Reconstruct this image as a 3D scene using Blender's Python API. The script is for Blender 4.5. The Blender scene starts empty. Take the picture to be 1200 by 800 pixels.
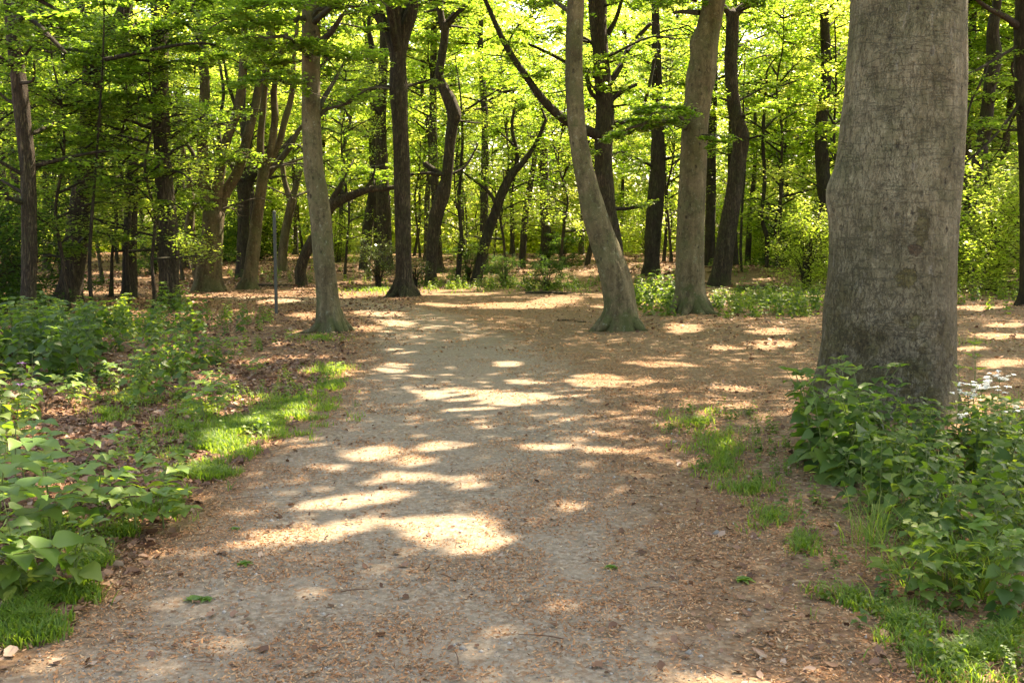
import bpy, math, numpy as np
rng = np.random.default_rng(11)
R = math.radians
S = bpy.context.scene
COL = S.collection
# ---------------------------------------------------------------- camera model
F = 1200.0
CAM = np.array([0., 0., 1.62]); PITCH = math.atan(115/1200.)
cp, sp = math.cos(PITCH), math.sin(PITCH)
SUN_EL, SUN_AZ = 53., 38.            # degrees; azimuth to the right of +Y
SD = np.array([math.cos(R(SUN_EL))*math.sin(R(SUN_AZ)), math.cos(R(SUN_EL))*math.cos(R(SUN_AZ)), math.sin(R(SUN_EL))])

def hash2(ix, iy, s):
    n = (ix.astype(np.int64)*374761393 + iy.astype(np.int64)*668265263 + s*974711) & 0x7fffffff
    n = ((n ^ (n >> 13))*1274126177) & 0x7fffffff
    n = n ^ (n >> 16)
    return (n & 0xffff)/65535.
def vn(x, y, s=0):
    x = np.asarray(x, float); y = np.asarray(y, float)
    ix = np.floor(x); iy = np.floor(y); fx = x-ix; fy = y-iy
    fx = fx*fx*(3-2*fx); fy = fy*fy*(3-2*fy)
    a = hash2(ix, iy, s); b = hash2(ix+1, iy, s); c = hash2(ix, iy+1, s); d = hash2(ix+1, iy+1, s)
    return (a*(1-fx)+b*fx)*(1-fy)+(c*(1-fx)+d*fx)*fy
def fbm(x, y, s=0, o=3):
    r = 0; a = .5
    for i in range(o):
        r = r+a*vn(x*2**i+i*17.3, y*2**i+i*7.1, s+i); a *= .5
    return r/(1-.5**o)
def sst(a, b, x):
    t = np.clip((x-a)/(b-a), 0, 1); return t*t*(3-2*t)

def height(x, y):
    x = np.asarray(x, float); y = np.asarray(y, float)
    h = .10*(fbm(x/5, y/5, 3)-.5)*sst(2, 14, y) + .04*(vn(x/1.3, y/1.3, 9)-.5)
    h = h + 1.0*sst(38, 70, y)*(.6+.5*vn(x/13, y/13, 5)) + .9*sst(80, 140, y)
    h = h + .55*np.exp(-((x-5.6)/4.5)**2-((y-46)/4)**2)        # leaf covered mound right of the middle
    h = h + .35*np.exp(-((x+8)/3.5)**2-((y-44)/4)**2) + .5*np.exp(-((x-12)/5)**2-((y-43)/3)**2)
    h = h + .10*np.exp(-((x-2.9)/1.4)**2-((y-9.0)/1.6)**2)      # soil raised round the big beech
    return h

def ray(u, v):
    a = (np.asarray(u, float)-600)/F; b = (np.asarray(v, float)-400)/F
    return np.stack([a+0*b, cp-b*sp+0*a, -sp-b*cp+0*a], -1)
def G(u, v, hoff=0.):
    d = ray(u, v); t = np.full(d.shape[:-1], 5.)
    den = np.minimum(d[..., 2], -.004)
    t = (hoff-CAM[2])/den
    for k in range(12):
        p = CAM+d*t[..., None]
        t2 = (height(p[..., 0], p[..., 1])+hoff-CAM[2])/den
        t = np.clip(.5*t+.5*t2, 1, 120)
    p = CAM+d*t[..., None]; p[..., 2] = height(p[..., 0], p[..., 1])
    return p
def PX(p):
    q = p-CAM; dep = q[..., 1]*cp-q[..., 2]*sp; dep = np.where(dep < .3, 1e9, dep)
    up = q[..., 1]*sp+q[..., 2]*cp
    return 600+F*q[..., 0]/dep, 400-F*up/dep
def at(u, v, Y):
    d = ray(u, v); t = Y/d[..., 1]; return CAM+d*np.asarray(t)[..., None]

# ---------------------------------------------------------------- where the sun reaches the ground
SPOTS = np.array([(250,332,70,3,0),(200,326,60,3,0),(350,330,40,3,0),
 (610,463,50,9,-2),(705,441,42,8,3),(560,455,30,4,0),(440,527,36,8,-4),(392,542,22,4,-4),(512,521,22,6,-3),(485,536,26,6,-2),(640,521,28,5,-2),
 (722,523,22,4,0),(470,553,40,6,0),(555,562,26,6,-4),(415,580,70,9,-6),(350,622,70,12,-12),(540,610,68,17,2),(575,628,42,9,-8),
 (682,586,26,7,0),(745,571,32,7,-4),(465,377,26,4,0),(425,384,22,3,0),(470,407,16,4,0),(462,426,20,5,-3),(515,457,20,5,0),
 (597,421,18,3,2),(620,441,24,3,2),(520,356,36,3,2),(600,357,70,4,0),(650,351,34,4,-3),(450,366,30,3,0),(780,421,44,4,3),(802,383,24,6,0),
 (905,400,34,4,0),(865,451,34,4,3),(905,386,30,3,0),(938,436,22,3,0),(862,523,26,7,0),(760,441,30,3,0),(1165,466,50,7,3),(1140,405,26,3,0),(1172,390,40,4,0),(1180,378,30,3,0),(1180,421,30,5,0),
 (890,790,80,18,0),(60,766,16,9,0),(388,433,34,9,0),(288,466,34,6,-4),(272,517,55,15,-14),(350,480,30,9,-14),(232,465,20,6,0),(20,735,30,26,0),(92,632,22,6,0),(18,668,34,14,0),
 (122,372,24,6,0),(165,366,22,5,0),(200,405,20,4,0),(78,472,28,10,0),(20,468,26,24,0),(30,500,26,14,0),(362,368,26,4,0),(330,352,26,3,0),(232,342,40,3,0),(300,330,40,3,0),(210,320,50,4,0),(250,330,60,3,0),
 (1146,478,26,16,0),(1130,500,20,9,0),(705,318,34,6,0),(640,316,30,5,0),(960,336,50,6,0),(900,330,26,4,0),(445,336,34,7,0),(680,338,30,3,0),(170,440,30,6,0),(250,440,26,4,0),(120,455,26,6,0),(60,560,30,8,0),(200,640,22,6,0),
 (1190,340,40,5,0),(1150,358,40,3,0),(830,352,26,4,0),(760,352,26,4,0),(560,475,40,2,0),(1165,775,44,18,0),(1050,735,22,6,0),(1090,765,40,9,0),(300,495,26,6,0),(195,600,24,5,0),(1010,505,18,7,0),(860,480,26,3,0)], float)
DIM = [(465,604,70,16),(650,602,50,8),(375,672,46,10),(470,556,50,8),(760,578,36,6),(900,775,90,16)]
def lit(p, margin=0., gaps=True):
    """True for points whose sun ray comes down inside one of the sunlit patches of the ground"""
    t = (p[:, 2]-.05)/SD[2]; g = p-SD*t[:, None]
    u, v = PX(g)
    wob = (vn(g[:, 0]*4, g[:, 1]*4, 21)-.5)*.9+(vn(g[:, 0]*9, g[:, 1]*9, 22)-.5)*.8
    res = np.zeros(len(p), bool)
    for s in DIM:      # half-open gaps: only part of the leaves is missing
        res |= (((u-s[0])/s[2])**2+((v-s[1])/s[3])**2 < 1.0+wob) & (hash2(np.round(p[:, 0]*900), np.round(p[:, 1]*900), 5) < .6)
    for s in SPOTS:
        a = R(s[4]); du = u-s[0]; dv = v-s[1]
        x = du*math.cos(a)+dv*math.sin(a); y = -du*math.sin(a)+dv*math.cos(a)
        res |= (x/(s[2]*.97+margin))**2+(y/(s[3]*1.0+margin))**2 < 1.0+wob
    if not gaps: return res
    yy = g[:, 1]; xx = g[:, 0]
    far = sst(20, 34, yy)
    res |= (vn(xx/1.1, yy/2.0, 31) > .95-.24*far) & (yy > 14)
    out = (np.abs(xx) > .5*yy+.6)
    res |= out & (vn(xx/.9, yy/.9, 33) > .74)
    res |= (xx < -2.2) & (v > 360) & (vn(xx/.33, yy/.6, 35) > .84)
    return res

# ---------------------------------------------------------------- mesh helpers
def mesh(name, V, quads=None, tris=None, mat=None, tint=None, smooth=False, mats=None, midx=None):
    me = bpy.data.meshes.new(name)
    V = np.ascontiguousarray(V, np.float32)
    q = np.zeros((0, 4), np.int32) if quads is None else np.ascontiguousarray(quads, np.int32)
    t = np.zeros((0, 3), np.int32) if tris is None else np.ascontiguousarray(tris, np.int32)
    me.vertices.add(len(V)); me.vertices.foreach_set('co', V.ravel())
    nl = q.size+t.size; me.loops.add(nl)
    me.loops.foreach_set('vertex_index', np.concatenate([q.ravel(), t.ravel()]))
    me.polygons.add(len(q)+len(t))
    st = np.concatenate([np.arange(len(q))*4, q.size+np.arange(len(t))*3]).astype(np.int32)
    me.polygons.foreach_set('loop_start', st)
    me.polygons.foreach_set('loop_total', np.concatenate([np.full(len(q), 4), np.full(len(t), 3)]).astype(np.int32))
    if smooth: me.polygons.foreach_set('use_smooth', np.ones(len(q)+len(t), bool))
    if tint is not None:
        a = me.attributes.new('tint', 'FLOAT', 'POINT'); a.data.foreach_set('value', np.ascontiguousarray(tint, np.float32))
    for m in (mats or [mat]):
        if m: me.materials.append(m)
    if midx is not None: me.polygons.foreach_set('material_index', np.ascontiguousarray(midx, np.int32))
    me.update(calc_edges=True)
    return me
def obj(name, me, parent=None, loc=None):
    o = bpy.data.objects.new(name, me); COL.objects.link(o)
    if parent: o.parent = parent
    if loc is not None: o.location = loc
    return o
def thing(name, label, cat, loc=(0, 0, 0), group=None, rz=0.):
    o = bpy.data.objects.new(name, None); COL.objects.link(o); o.empty_display_size = .3
    o.location = [float(c) for c in loc]; o.rotation_euler = (0, 0, rz); o['label'] = label; o['category'] = cat
    if group: o['group'] = group
    return o
def kind(o, k): o['kind'] = k; return o
def dup(root, loc, rz, label=None, sc=1., group=None, tilt=0.):
    r = root.copy(); COL.objects.link(r); r.location = [float(c) for c in loc]; r.rotation_euler = (tilt*math.cos(rz*3), tilt*math.sin(rz*5), rz); r.scale = (sc, sc, sc)
    if label: r['label'] = label
    if group: r['group'] = group
    for ch in list(root.children):
        c = ch.copy(); COL.objects.link(c); c.parent = r
    return r
class Acc:
    def __init__(s): s.V = []; s.Q = []; s.T = []; s.n = 0; s.tt = []
    def add(s, V, Q=None, T=None, tint=None):
        if not len(V): return
        s.V.append(V); s.tt.append(np.full(len(V), .5) if tint is None else np.broadcast_to(tint, len(V)))
        if Q is not None: s.Q.append(np.asarray(Q)+s.n)
        if T is not None: s.T.append(np.asarray(T)+s.n)
        s.n += len(V)
    def mesh(s, name, mat, off=(0, 0, 0), smooth=False):
        if not s.V: return None
        return mesh(name, np.concatenate(s.V)-np.array(off), np.concatenate(s.Q) if s.Q else None, np.concatenate(s.T) if s.T else None, mat, np.concatenate(s.tt), smooth)

def resample(P, r, step):
    P = np.asarray(P, float); r = np.asarray(r, float)
    L = np.r_[0, np.cumsum(np.linalg.norm(np.diff(P, axis=0), axis=1))]
    n = max(3, int(L[-1]/step)+1); s = np.linspace(0, L[-1], n)
    # catmull-rom through the points
    idx = np.clip(np.searchsorted(L, s, side='right')-1, 0, len(P)-2)
    t = ((s-L[idx])/(L[idx+1]-L[idx]+1e-9))[:, None]
    Pm = np.vstack([2*P[0]-P[1], P, 2*P[-1]-P[-2]])
    p0, p1, p2, p3 = Pm[idx], Pm[idx+1], Pm[idx+2], Pm[idx+3]
    Q = .5*((2*p1)+(-p0+p2)*t+(2*p0-5*p1+4*p2-p3)*t*t+(-p0+3*p1-3*p2+p3)*t**3)
    t = t[:, 0]; ts = t*t*(3-2*t)
    return Q, r[idx]*(1-ts)+r[idx+1]*ts, s
def tube(acc, P, r, sides=7, step=None, lump=0., flare=None, seed=0, closed=True, burl=None, tint=.5, radd=None):
    """tapering limb through the points; flare=(amount, height, lobes) widens the foot into buttress roots"""
    if step is None: step = max(.12, float(np.mean(r))*2.5)
    Q, rr, s = resample(P, r, step); n = len(Q)
    T = np.gradient(Q, axis=0); T /= np.linalg.norm(T, axis=1)[:, None]+1e-9
    ref = np.array([1., 0, 0]) if abs(T[0][0]) < .9 else np.array([0, 0, 1.])
    U = np.zeros_like(Q); u = ref-T[0]*ref.dot(T[0]); u /= np.linalg.norm(u)
    for i in range(n):
        u = u-T[i]*u.dot(T[i]); u /= np.linalg.norm(u); U[i] = u
    W = np.cross(T, U)
    th = np.linspace(0, 2*np.pi, sides, endpoint=False)
    rad = rr[:, None]*np.ones(sides)[None]
    A, B = np.meshgrid(th, s)
    if lump:
        k = 1+lump*(fbm(np.cos(A)*1.6+5+seed, np.sin(A)*1.6+B/(rr.max()*4), seed, 3)-.5)*2+lump*.6*(fbm(np.cos(A)*5+9, np.sin(A)*5+B/(rr.max()*1.5), seed+3, 3)-.5)
        rad = rad*k
    if flare:
        am, fh, lobes = flare; z = (Q[:, 2]-flare_z(Q))[:, None]
        lob = .22+1.1*(.5+.5*np.cos(A*lobes+seed*1.7+.7*np.sin(A*2+seed)))**1.7*(.5+.9*vn(np.cos(A)*2+seed, np.sin(A)*2, seed))
        rad = rad*(1+am*np.exp(-np.clip(z, -.3, 99)/fh)*lob)
    if burl:
        for (bz, bth, br, ba) in burl:
            dz = (Q[:, 2][:, None]-bz)/br; da = np.angle(np.exp(1j*(A-bth)))*rr[:, None]/br
            rad = rad+ba*np.exp(-(dz**2+da**2))
    V = Q[:, None]+U[:, None]*(rad*np.cos(A))[..., None]+W[:, None]*(rad*np.sin(A))[..., None]
    i = np.arange(n-1)[:, None]*sides; j = np.arange(sides)[None]; k = (j+1) % sides
    F_ = np.stack([i+j, i+k, i+sides+k, i+sides+j], -1).reshape(-1, 4)
    V = V.reshape(-1, 3)
    V = np.vstack([V, Q[-1]+T[-1]*rr[-1]]); tip = len(V)-1
    tr = np.stack([(n-1)*sides+np.arange(sides), (n-1)*sides+(np.arange(sides)+1) % sides, np.full(sides, tip)], -1)
    acc.add(V, F_, tr, tint)
    return Q, rr
def flare_z(Q): return height(Q[:, 0], Q[:, 1]) if FLARE_WORLD else 0*Q[:, 0]
FLARE_WORLD = True

def frames(n, tilt, yaw=None, nrm=None):
    """random leaf frames: columns = across, along, normal; tilt = spread of the normal from straight up (radians)"""
    if nrm is None:
        a = rng.uniform(0, 2*np.pi, n); b = np.abs(rng.normal(0, 1, n))*tilt
        N = np.stack([np.sin(b)*np.cos(a), np.sin(b)*np.sin(a), np.cos(b)], -1)
    else: N = nrm
    y = rng.uniform(0, 2*np.pi, n) if yaw is None else yaw
    D = np.stack([np.cos(y), np.sin(y), 0*y], -1)
    D -= N*np.sum(D*N, -1, keepdims=True); D /= np.linalg.norm(D, axis=1)[:, None]+1e-9
    X = np.cross(D, N)
    return X, D, N
LEAF = np.array([(0, -.5, 0), (.36, -.05, .10), (0, .5, -.06), (-.36, -.05, .10)])      # folded four-corner leaf
def leaves(acc, P, size, tilt=.5, fr=None, tmpl=None, tint=None, base=.5, wid=1.):
    n = len(P)
    if not n: return
    X, D, N = fr if fr else frames(n, tilt)
    sz = size*np.clip(rng.lognormal(0, .28, n), .5, 1.7) if np.isscalar(size) else size
    if tmpl is None:
        tm, q, t = LEAF, np.array([(0, 1, 2, 3)]), None
    else: tm, q, t = tmpl
    tm = tm*np.array([wid, 1, 1])
    V = P[:, None]+sz[:, None, None]*(tm[None, :, 0, None]*X[:, None]+tm[None, :, 1, None]*D[:, None]+tm[None, :, 2, None]*N[:, None])
    m = len(tm); off = (np.arange(n)*m)[:, None, None]
    Q_ = None if q is None else (q[None]+off).reshape(-1, q.shape[1])
    T_ = None if t is None else (t[None]+off).reshape(-1, 3)
    tt = np.clip(base+rng.normal(0, .18, n), 0, 1) if tint is None else tint
    acc.add(V.reshape(-1, 3), Q_, T_, np.repeat(tt, m))

# ---------------------------------------------------------------- materials
def new_mat(name):
    m = bpy.data.materials.new(name); m.use_nodes = True; nt = m.node_tree; nt.nodes.clear()
    return m, nt
def nd(nt, t, **k):
    n = nt.nodes.new(t)
    for a, b in k.items():
        if a.startswith('in_'):
            n.inputs[a[3:].replace('_', ' ')].default_value = b
        else: setattr(n, a, b)
    return n
def ramp(nt, stops, fac=None):
    r = nd(nt, 'ShaderNodeValToRGB'); e = r.color_ramp.elements
    while len(e) < len(stops): e.new(.5)
    for el, (p, c) in zip(e, stops): el.position = p; el.color = (*c, 1)
    if fac is not None: nt.links.new(fac, r.inputs[0])
    return r
def mixc(nt, a, b, f, mode='MIX'):
    m = nd(nt, 'ShaderNodeMix', data_type='RGBA', blend_type=mode)
    for s, x in ((6, a), (7, b), (0, f)):
        if isinstance(x, (tuple, float, int)): m.inputs[s].default_value = (*x, 1) if isinstance(x, tuple) else x
        else: nt.links.new(x, m.inputs[s])
    return m.outputs[2]
def noise(nt, vec, scale, detail=4, rough=.55, dist=0.):
    n = nd(nt, 'ShaderNodeTexNoise'); n.inputs['Scale'].default_value = scale; n.inputs['Detail'].default_value = detail
    n.inputs['Roughness'].default_value = rough; n.inputs['Distortion'].default_value = dist
    nt.links.new(vec, n.inputs['Vector']); return n.outputs['Fac']
def mapv(nt, vec, scale=(1, 1, 1), loc=(0, 0, 0)):
    m = nd(nt, 'ShaderNodeMapping'); m.inputs['Scale'].default_value = scale; m.inputs['Location'].default_value = loc
    nt.links.new(vec, m.inputs['Vector']); return m.outputs[0]
def mth(nt, op, a, b=0., clamp=False):
    m = nd(nt, 'ShaderNodeMath', operation=op, use_clamp=clamp)
    for i, x in enumerate((a, b)):
        if isinstance(x, (int, float)): m.inputs[i].default_value = x
        else: nt.links.new(x, m.inputs[i])
    return m.outputs[0]
def mrange(nt, v, a, b, c=0., d=1.):
    m = nd(nt, 'ShaderNodeMapRange'); m.inputs[1].default_value = a; m.inputs[2].default_value = b; m.inputs[3].default_value = c; m.inputs[4].default_value = d
    nt.links.new(v, m.inputs[0]); return m.outputs[0]
def leaf_mat(name, refl, trans, mix=.45, rough=.45, spec=.35):
    m, nt = new_mat(name); L = nt.links.new
    at_ = nd(nt, 'ShaderNodeAttribute', attribute_name='tint')
    a = ramp(nt, refl, at_.outputs['Fac']); b = ramp(nt, trans, at_.outputs['Fac'])
    p = nd(nt, 'ShaderNodeBsdfPrincipled'); p.inputs['Roughness'].default_value = rough; p.inputs['Specular IOR Level'].default_value = spec
    L(a.outputs[0], p.inputs['Base Color'])
    t = nd(nt, 'ShaderNodeBsdfTranslucent'); L(b.outputs[0], t.inputs[0])
    mx = nd(nt, 'ShaderNodeMixShader'); mx.inputs[0].default_value = mix
    L(p.outputs[0], mx.inputs[1]); L(t.outputs[0], mx.inputs[2])
    o = nd(nt, 'ShaderNodeOutputMaterial'); L(mx.outputs[0], o.inputs[0])
    return m
M = {}
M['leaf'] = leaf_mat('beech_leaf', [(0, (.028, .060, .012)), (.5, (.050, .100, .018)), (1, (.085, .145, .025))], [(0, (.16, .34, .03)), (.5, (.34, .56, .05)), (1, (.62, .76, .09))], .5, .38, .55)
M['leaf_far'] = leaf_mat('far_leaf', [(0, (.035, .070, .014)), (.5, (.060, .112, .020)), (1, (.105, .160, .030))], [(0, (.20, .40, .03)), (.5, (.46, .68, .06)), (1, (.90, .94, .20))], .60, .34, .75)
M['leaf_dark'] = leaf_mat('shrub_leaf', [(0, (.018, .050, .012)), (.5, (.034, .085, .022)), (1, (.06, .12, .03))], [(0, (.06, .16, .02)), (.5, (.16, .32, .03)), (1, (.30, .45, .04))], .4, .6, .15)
M['holly'] = leaf_mat('glossy_leaf', [(0, (.03, .06, .02)), (.5, (.06, .10, .03)), (1, (.14, .18, .07))], [(0, (.05, .10, .02)), (1, (.3, .4, .06))], .2, .22, .8)
M['nettle'] = leaf_mat('nettle_leaf', [(0, (.026, .060, .015)), (.5, (.062, .118, .026)), (1, (.14, .19, .045))], [(0, (.10, .22, .02)), (.5, (.24, .42, .035)), (1, (.50, .60, .06))], .38, .5, .28)
M['elder'] = leaf_mat('seedling_leaf', [(0, (.05, .11, .025)), (.5, (.085, .17, .035)), (1, (.15, .22, .05))], [(0, (.14, .30, .03)), (.5, (.30, .50, .04)), (1, (.55, .65, .06))], .42, .5, .3)
M['grass'] = leaf_mat('grass_blade', [(0, (.04, .09, .015)), (.5, (.08, .16, .022)), (1, (.17, .20, .05))], [(0, (.12, .24, .02)), (.5, (.30, .50, .03)), (1, (.5, .55, .08))], .45, .5, .3)

def bark_mat(name, c0, c1, c2, moss=.3, ridge=0., lich=.2, scale=1., big=False):
    m, nt = new_mat(name); L = nt.links.new
    tc = nd(nt, 'ShaderNodeTexCoord').outputs['Object']
    vz = mapv(nt, tc, (1, 1, .22)); hz = mapv(nt, tc, (.35, .35, 2.4))
    n1 = noise(nt, vz, 5*scale, 6, .62); n2 = noise(nt, tc, 1.6*scale, 4, .55); n3 = noise(nt, tc, 38*scale, 4, .7); nh = noise(nt, hz, 9*scale, 4, .6, .6)
    base = ramp(nt, [(.36, c0), (.5, c1), (.64, c2)], n1).outputs[0]
    base = mixc(nt, base, tuple(x*.55 for x in c0), mrange(nt, noise(nt, mapv(nt, tc, (1, 1, .45)), 22*scale, 7, .8), .50, .66, 0, .7))
    base = mixc(nt, base, tuple(x*.5 for x in c0), mrange(nt, noise(nt, tc, 75*scale, 3, .8), .50, .66, 0, .6))
    base = mixc(nt, base, (.070, .078, .030), mrange(nt, noise(nt, tc, 1.4, 6, .7), .44, .60, 0, .62))
    base = mixc(nt, base, c2, mrange(nt, n2, .5, .75, 0, .45))
    base = mixc(nt, base, tuple(x*.45 for x in c0), mrange(nt, nh, .63, .70, 0, .55))      # horizontal wrinkles
    spk = mrange(nt, n3, .60, .75, 0, .5); base = mixc(nt, base, tuple(min(1, x*1.8) for x in c2), spk)
    # small dark pits, taller than wide
    vo = nd(nt, 'ShaderNodeTexVoronoi', feature='F1'); vo.inputs['Scale'].default_value = 7*scale; vo.inputs['Randomness'].default_value = 1
    L(mapv(nt, tc, (1, 1, .55)), vo.inputs['Vector'])
    pit = mth(nt, 'MULTIPLY', mrange(nt, vo.outputs['Distance'], .10, .19, 1, 0), mrange(nt, noise(nt, tc, 3.1, 2), .50, .56, 0, 1))
    pit = mth(nt, 'MULTIPLY', pit, mrange(nt, noise(nt, tc, 44, 3, .8), .40, .52, 0, 1))
    base = mixc(nt, base, (.022, .016, .010), mth(nt, 'MULTIPLY', pit, .85))
    base = mixc(nt, base, tuple(x*.5 for x in c0), mrange(nt, noise(nt, mapv(nt, tc, (1, 1, .6)), 8*scale, 7, .78), .52, .62, 0, .6))
    base = mixc(nt, base, tuple(min(1, x*1.35) for x in c2), mrange(nt, noise(nt, mapv(nt, tc, (1, 1, .7), (3, 1, 2)), 10*scale, 7, .8), .56, .66, 0, .5))
    sep = nd(nt, 'ShaderNodeSeparateXYZ'); L(tc, sep.inputs[0])
    low = mrange(nt, sep.outputs[2], 1.3 if big else .9, .0, 0, 1)
    mfac = mth(nt, 'MULTIPLY', mrange(nt, mth(nt, 'ADD', noise(nt, tc, 3.3, 5, .65), mth(nt, 'MULTIPLY', low, .20)), .58, .72, 0, 1), moss)
    hgt = mth(nt, 'ADD', mth(nt, 'MULTIPLY', n1, .6), mth(nt, 'MULTIPLY', n3, .35))
    if ridge:
        vr = noise(nt, mapv(nt, tc, (1, 1, .12)), 22*scale, 5, .6, .8)
        cr = mrange(nt, mth(nt, 'ABSOLUTE', mth(nt, 'SUBTRACT', vr, .5)), 0, .12, 0, 1)
        base = mixc(nt, base, tuple(x*.3 for x in c0), mth(nt, 'MULTIPLY', mth(nt, 'SUBTRACT', 1., cr), ridge))
        hgt = mth(nt, 'ADD', hgt, mth(nt, 'MULTIPLY', cr, 1.2*ridge))
    if big:
        # rough, cracked foot of the old beech and its moss-filled scars (wear with a place of its own)
        rough = mrange(nt, mth(nt, 'ADD', sep.outputs[2], mth(nt, 'MULTIPLY', noise(nt, mapv(nt, tc, (1, 1, .6)), 2.6, 6, .7), 1.8)), 2.75, 1.25, 0, 1)
        wn = nd(nt, 'ShaderNodeTexNoise'); wn.inputs['Scale'].default_value = 7; wn.inputs['Detail'].default_value = 5; wn.inputs['Roughness'].default_value = .7; L(tc, wn.inputs['Vector'])
        wsc = nd(nt, 'ShaderNodeVectorMath', operation='SCALE'); wsc.inputs[3].default_value = .22; L(wn.outputs['Color'], wsc.inputs[0])
        wad = nd(nt, 'ShaderNodeVectorMath', operation='ADD'); L(mapv(nt, tc, (1, 1, .62)), wad.inputs[0]); L(wsc.outputs[0], wad.inputs[1])
        ve = nd(nt, 'ShaderNodeTexVoronoi', feature='DISTANCE_TO_EDGE'); ve.inputs['Scale'].default_value = 13; L(wad.outputs[0], ve.inputs['Vector'])
        vc = nd(nt, 'ShaderNodeTexVoronoi', feature='F1'); vc.inputs['Scale'].default_value = 13; L(wad.outputs[0], vc.inputs['Vector'])
        crk = mth(nt, 'MULTIPLY', mrange(nt, ve.outputs['Distance'], .0, .055, 1, 0), mrange(nt, noise(nt, tc, 9, 4, .7), .44, .56, .05, 1))
        base = mixc(nt, base, mixc(nt, (.085, .070, .042), (.175, .155, .112), nd_sep(nt, vc.outputs['Color'])), mth(nt, 'MULTIPLY', rough, .55))
        base = mixc(nt, base, tuple(x*.35 for x in c0), mth(nt, 'MULTIPLY', mrange(nt, noise(nt, mapv(nt, tc, (1, 1, .6)), 26, 7, .8), .49, .60, 0, 1), mth(nt, 'MULTIPLY', rough, .75)))
        base = mixc(nt, base, (.080, .062, .020), mth(nt, 'MULTIPLY', mrange(nt, noise(nt, tc, 3.6, 7, .78), .49, .55, 0, 1), mth(nt, 'MULTIPLY', rough, .9)))
        base = mixc(nt, base, (.016, .012, .008), mth(nt, 'MULTIPLY', crk, mth(nt, 'MULTIPLY', rough, .9)))
        # fine cracks running up and round the smoother bark, scattered dark nicks
        fc = mrange(nt, mth(nt, 'ABSOLUTE', mth(nt, 'SUBTRACT', noise(nt, mapv(nt, tc, (1, 1, .25)), 21, 6, .7, .5), .5)), .0, .018, 1, 0)
        base = mixc(nt, base, tuple(x*.4 for x in c0), mth(nt, 'MULTIPLY', fc, mrange(nt, noise(nt, tc, 4, 3), .50, .68, 0, .4)))
        hc = mrange(nt, mth(nt, 'ABSOLUTE', mth(nt, 'SUBTRACT', noise(nt, mapv(nt, tc, (.5, .5, 3.0)), 2.4, 5, .6, .4), .5)), .0, .012, 1, 0)
        base = mixc(nt, base, tuple(x*.4 for x in c0), mth(nt, 'MULTIPLY', hc, mrange(nt, noise(nt, tc, 2.5, 3), .50, .64, 0, .55)))
        nk = mrange(nt, noise(nt, mapv(nt, tc, (1, 1, .5)), 24, 4, .6), .66, .70, 0, 1)
        base = mixc(nt, base, (.025, .018, .012), mth(nt, 'MULTIPLY', nk, .85))
        base = mixc(nt, base, (.27, .245, .185), mth(nt, 'MULTIPLY', mrange(nt, noise(nt, mapv(nt, tc, (1, 1, .3)), 12, 5, .7), .62, .68, 0, 1), .6))
        gr_ = noise(nt, tc, 130, 3, .8); base = mixc(nt, base, (.30, .28, .21), mrange(nt, gr_, .58, .70, 0, .55)); base = mixc(nt, base, (.03, .024, .015), mrange(nt, gr_, .44, .32, 0, .6))
        hgt = mth(nt, 'SUBTRACT', hgt, mth(nt, 'ADD', mth(nt, 'MULTIPLY', crk, mth(nt, 'MULTIPLY', rough, .9)), mth(nt, 'MULTIPLY', mth(nt, 'ADD', fc, mth(nt, 'ADD', hc, nk)), .35)))
        hgt = mth(nt, 'ADD', hgt, mth(nt, 'MULTIPLY', gr_, .35))
        wv = nd(nt, 'ShaderNodeVectorMath', operation='ADD'); nn = nd(nt, 'ShaderNodeTexNoise'); nn.inputs['Scale'].default_value = 16; nn.inputs['Detail'].default_value = 4; nn.inputs['Roughness'].default_value = .75
        L(tc, nn.inputs['Vector']); sc_ = nd(nt, 'ShaderNodeVectorMath', operation='SCALE'); sc_.inputs[3].default_value = .20; L(nn.outputs['Color'], sc_.inputs[0])
        L(tc, wv.inputs[0]); L(sc_.outputs[0], wv.inputs[1])
        for (pos, rx, rz, colr) in big:
            sub = nd(nt, 'ShaderNodeVectorMath', operation='SUBTRACT'); L(wv.outputs[0], sub.inputs[0]); sub.inputs[1].default_value = tuple(np.array(pos)+.10)
            dv = nd(nt, 'ShaderNodeVectorMath', operation='DIVIDE'); L(sub.outputs[0], dv.inputs[0]); dv.inputs[1].default_value = (rx, .4, rz)
            ln = nd(nt, 'ShaderNodeVectorMath', operation='LENGTH'); L(dv.outputs[0], ln.inputs[0])
            f = mrange(nt, ln.outputs['Value'], 1.15, 1.0, 0, 1)
            var = mixc(nt, colr, tuple(c*.35 for c in colr), mrange(nt, noise(nt, tc, 30, 3, .7), .4, .62, 0, 1))
            base = mixc(nt, base, var, mth(nt, 'MULTIPLY', f, .68)); hgt = mth(nt, 'SUBTRACT', hgt, mth(nt, 'MULTIPLY', f, .9))
    mc = mixc(nt, (.030, .036, .012), (.080, .090, .028), n3)
    base = mixc(nt, base, mc, mfac)
    lf = mth(nt, 'MULTIPLY', mrange(nt, noise(nt, tc, 11, 4, .7), .60, .68, 0, 1), lich)
    base = mixc(nt, base, (.30, .31, .24), lf)
    bp = nd(nt, 'ShaderNodeBump'); bp.inputs['Strength'].default_value = .75; bp.inputs['Distance'].default_value = .03 if (ridge or big) else .018
    L(mth(nt, 'SUBTRACT', hgt, mth(nt, 'MULTIPLY', pit, .6)), bp.inputs['Height'])
    bp.inputs['Strength'].default_value = 1.; bp.inputs['Distance'].default_value = .045
    p = nd(nt, 'ShaderNodeBsdfPrincipled'); p.inputs['Roughness'].default_value = .85; p.inputs['Specular IOR Level'].default_value = .25
    L(base, p.inputs['Base Color']); L(bp.outputs[0], p.inputs['Normal'])
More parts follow.
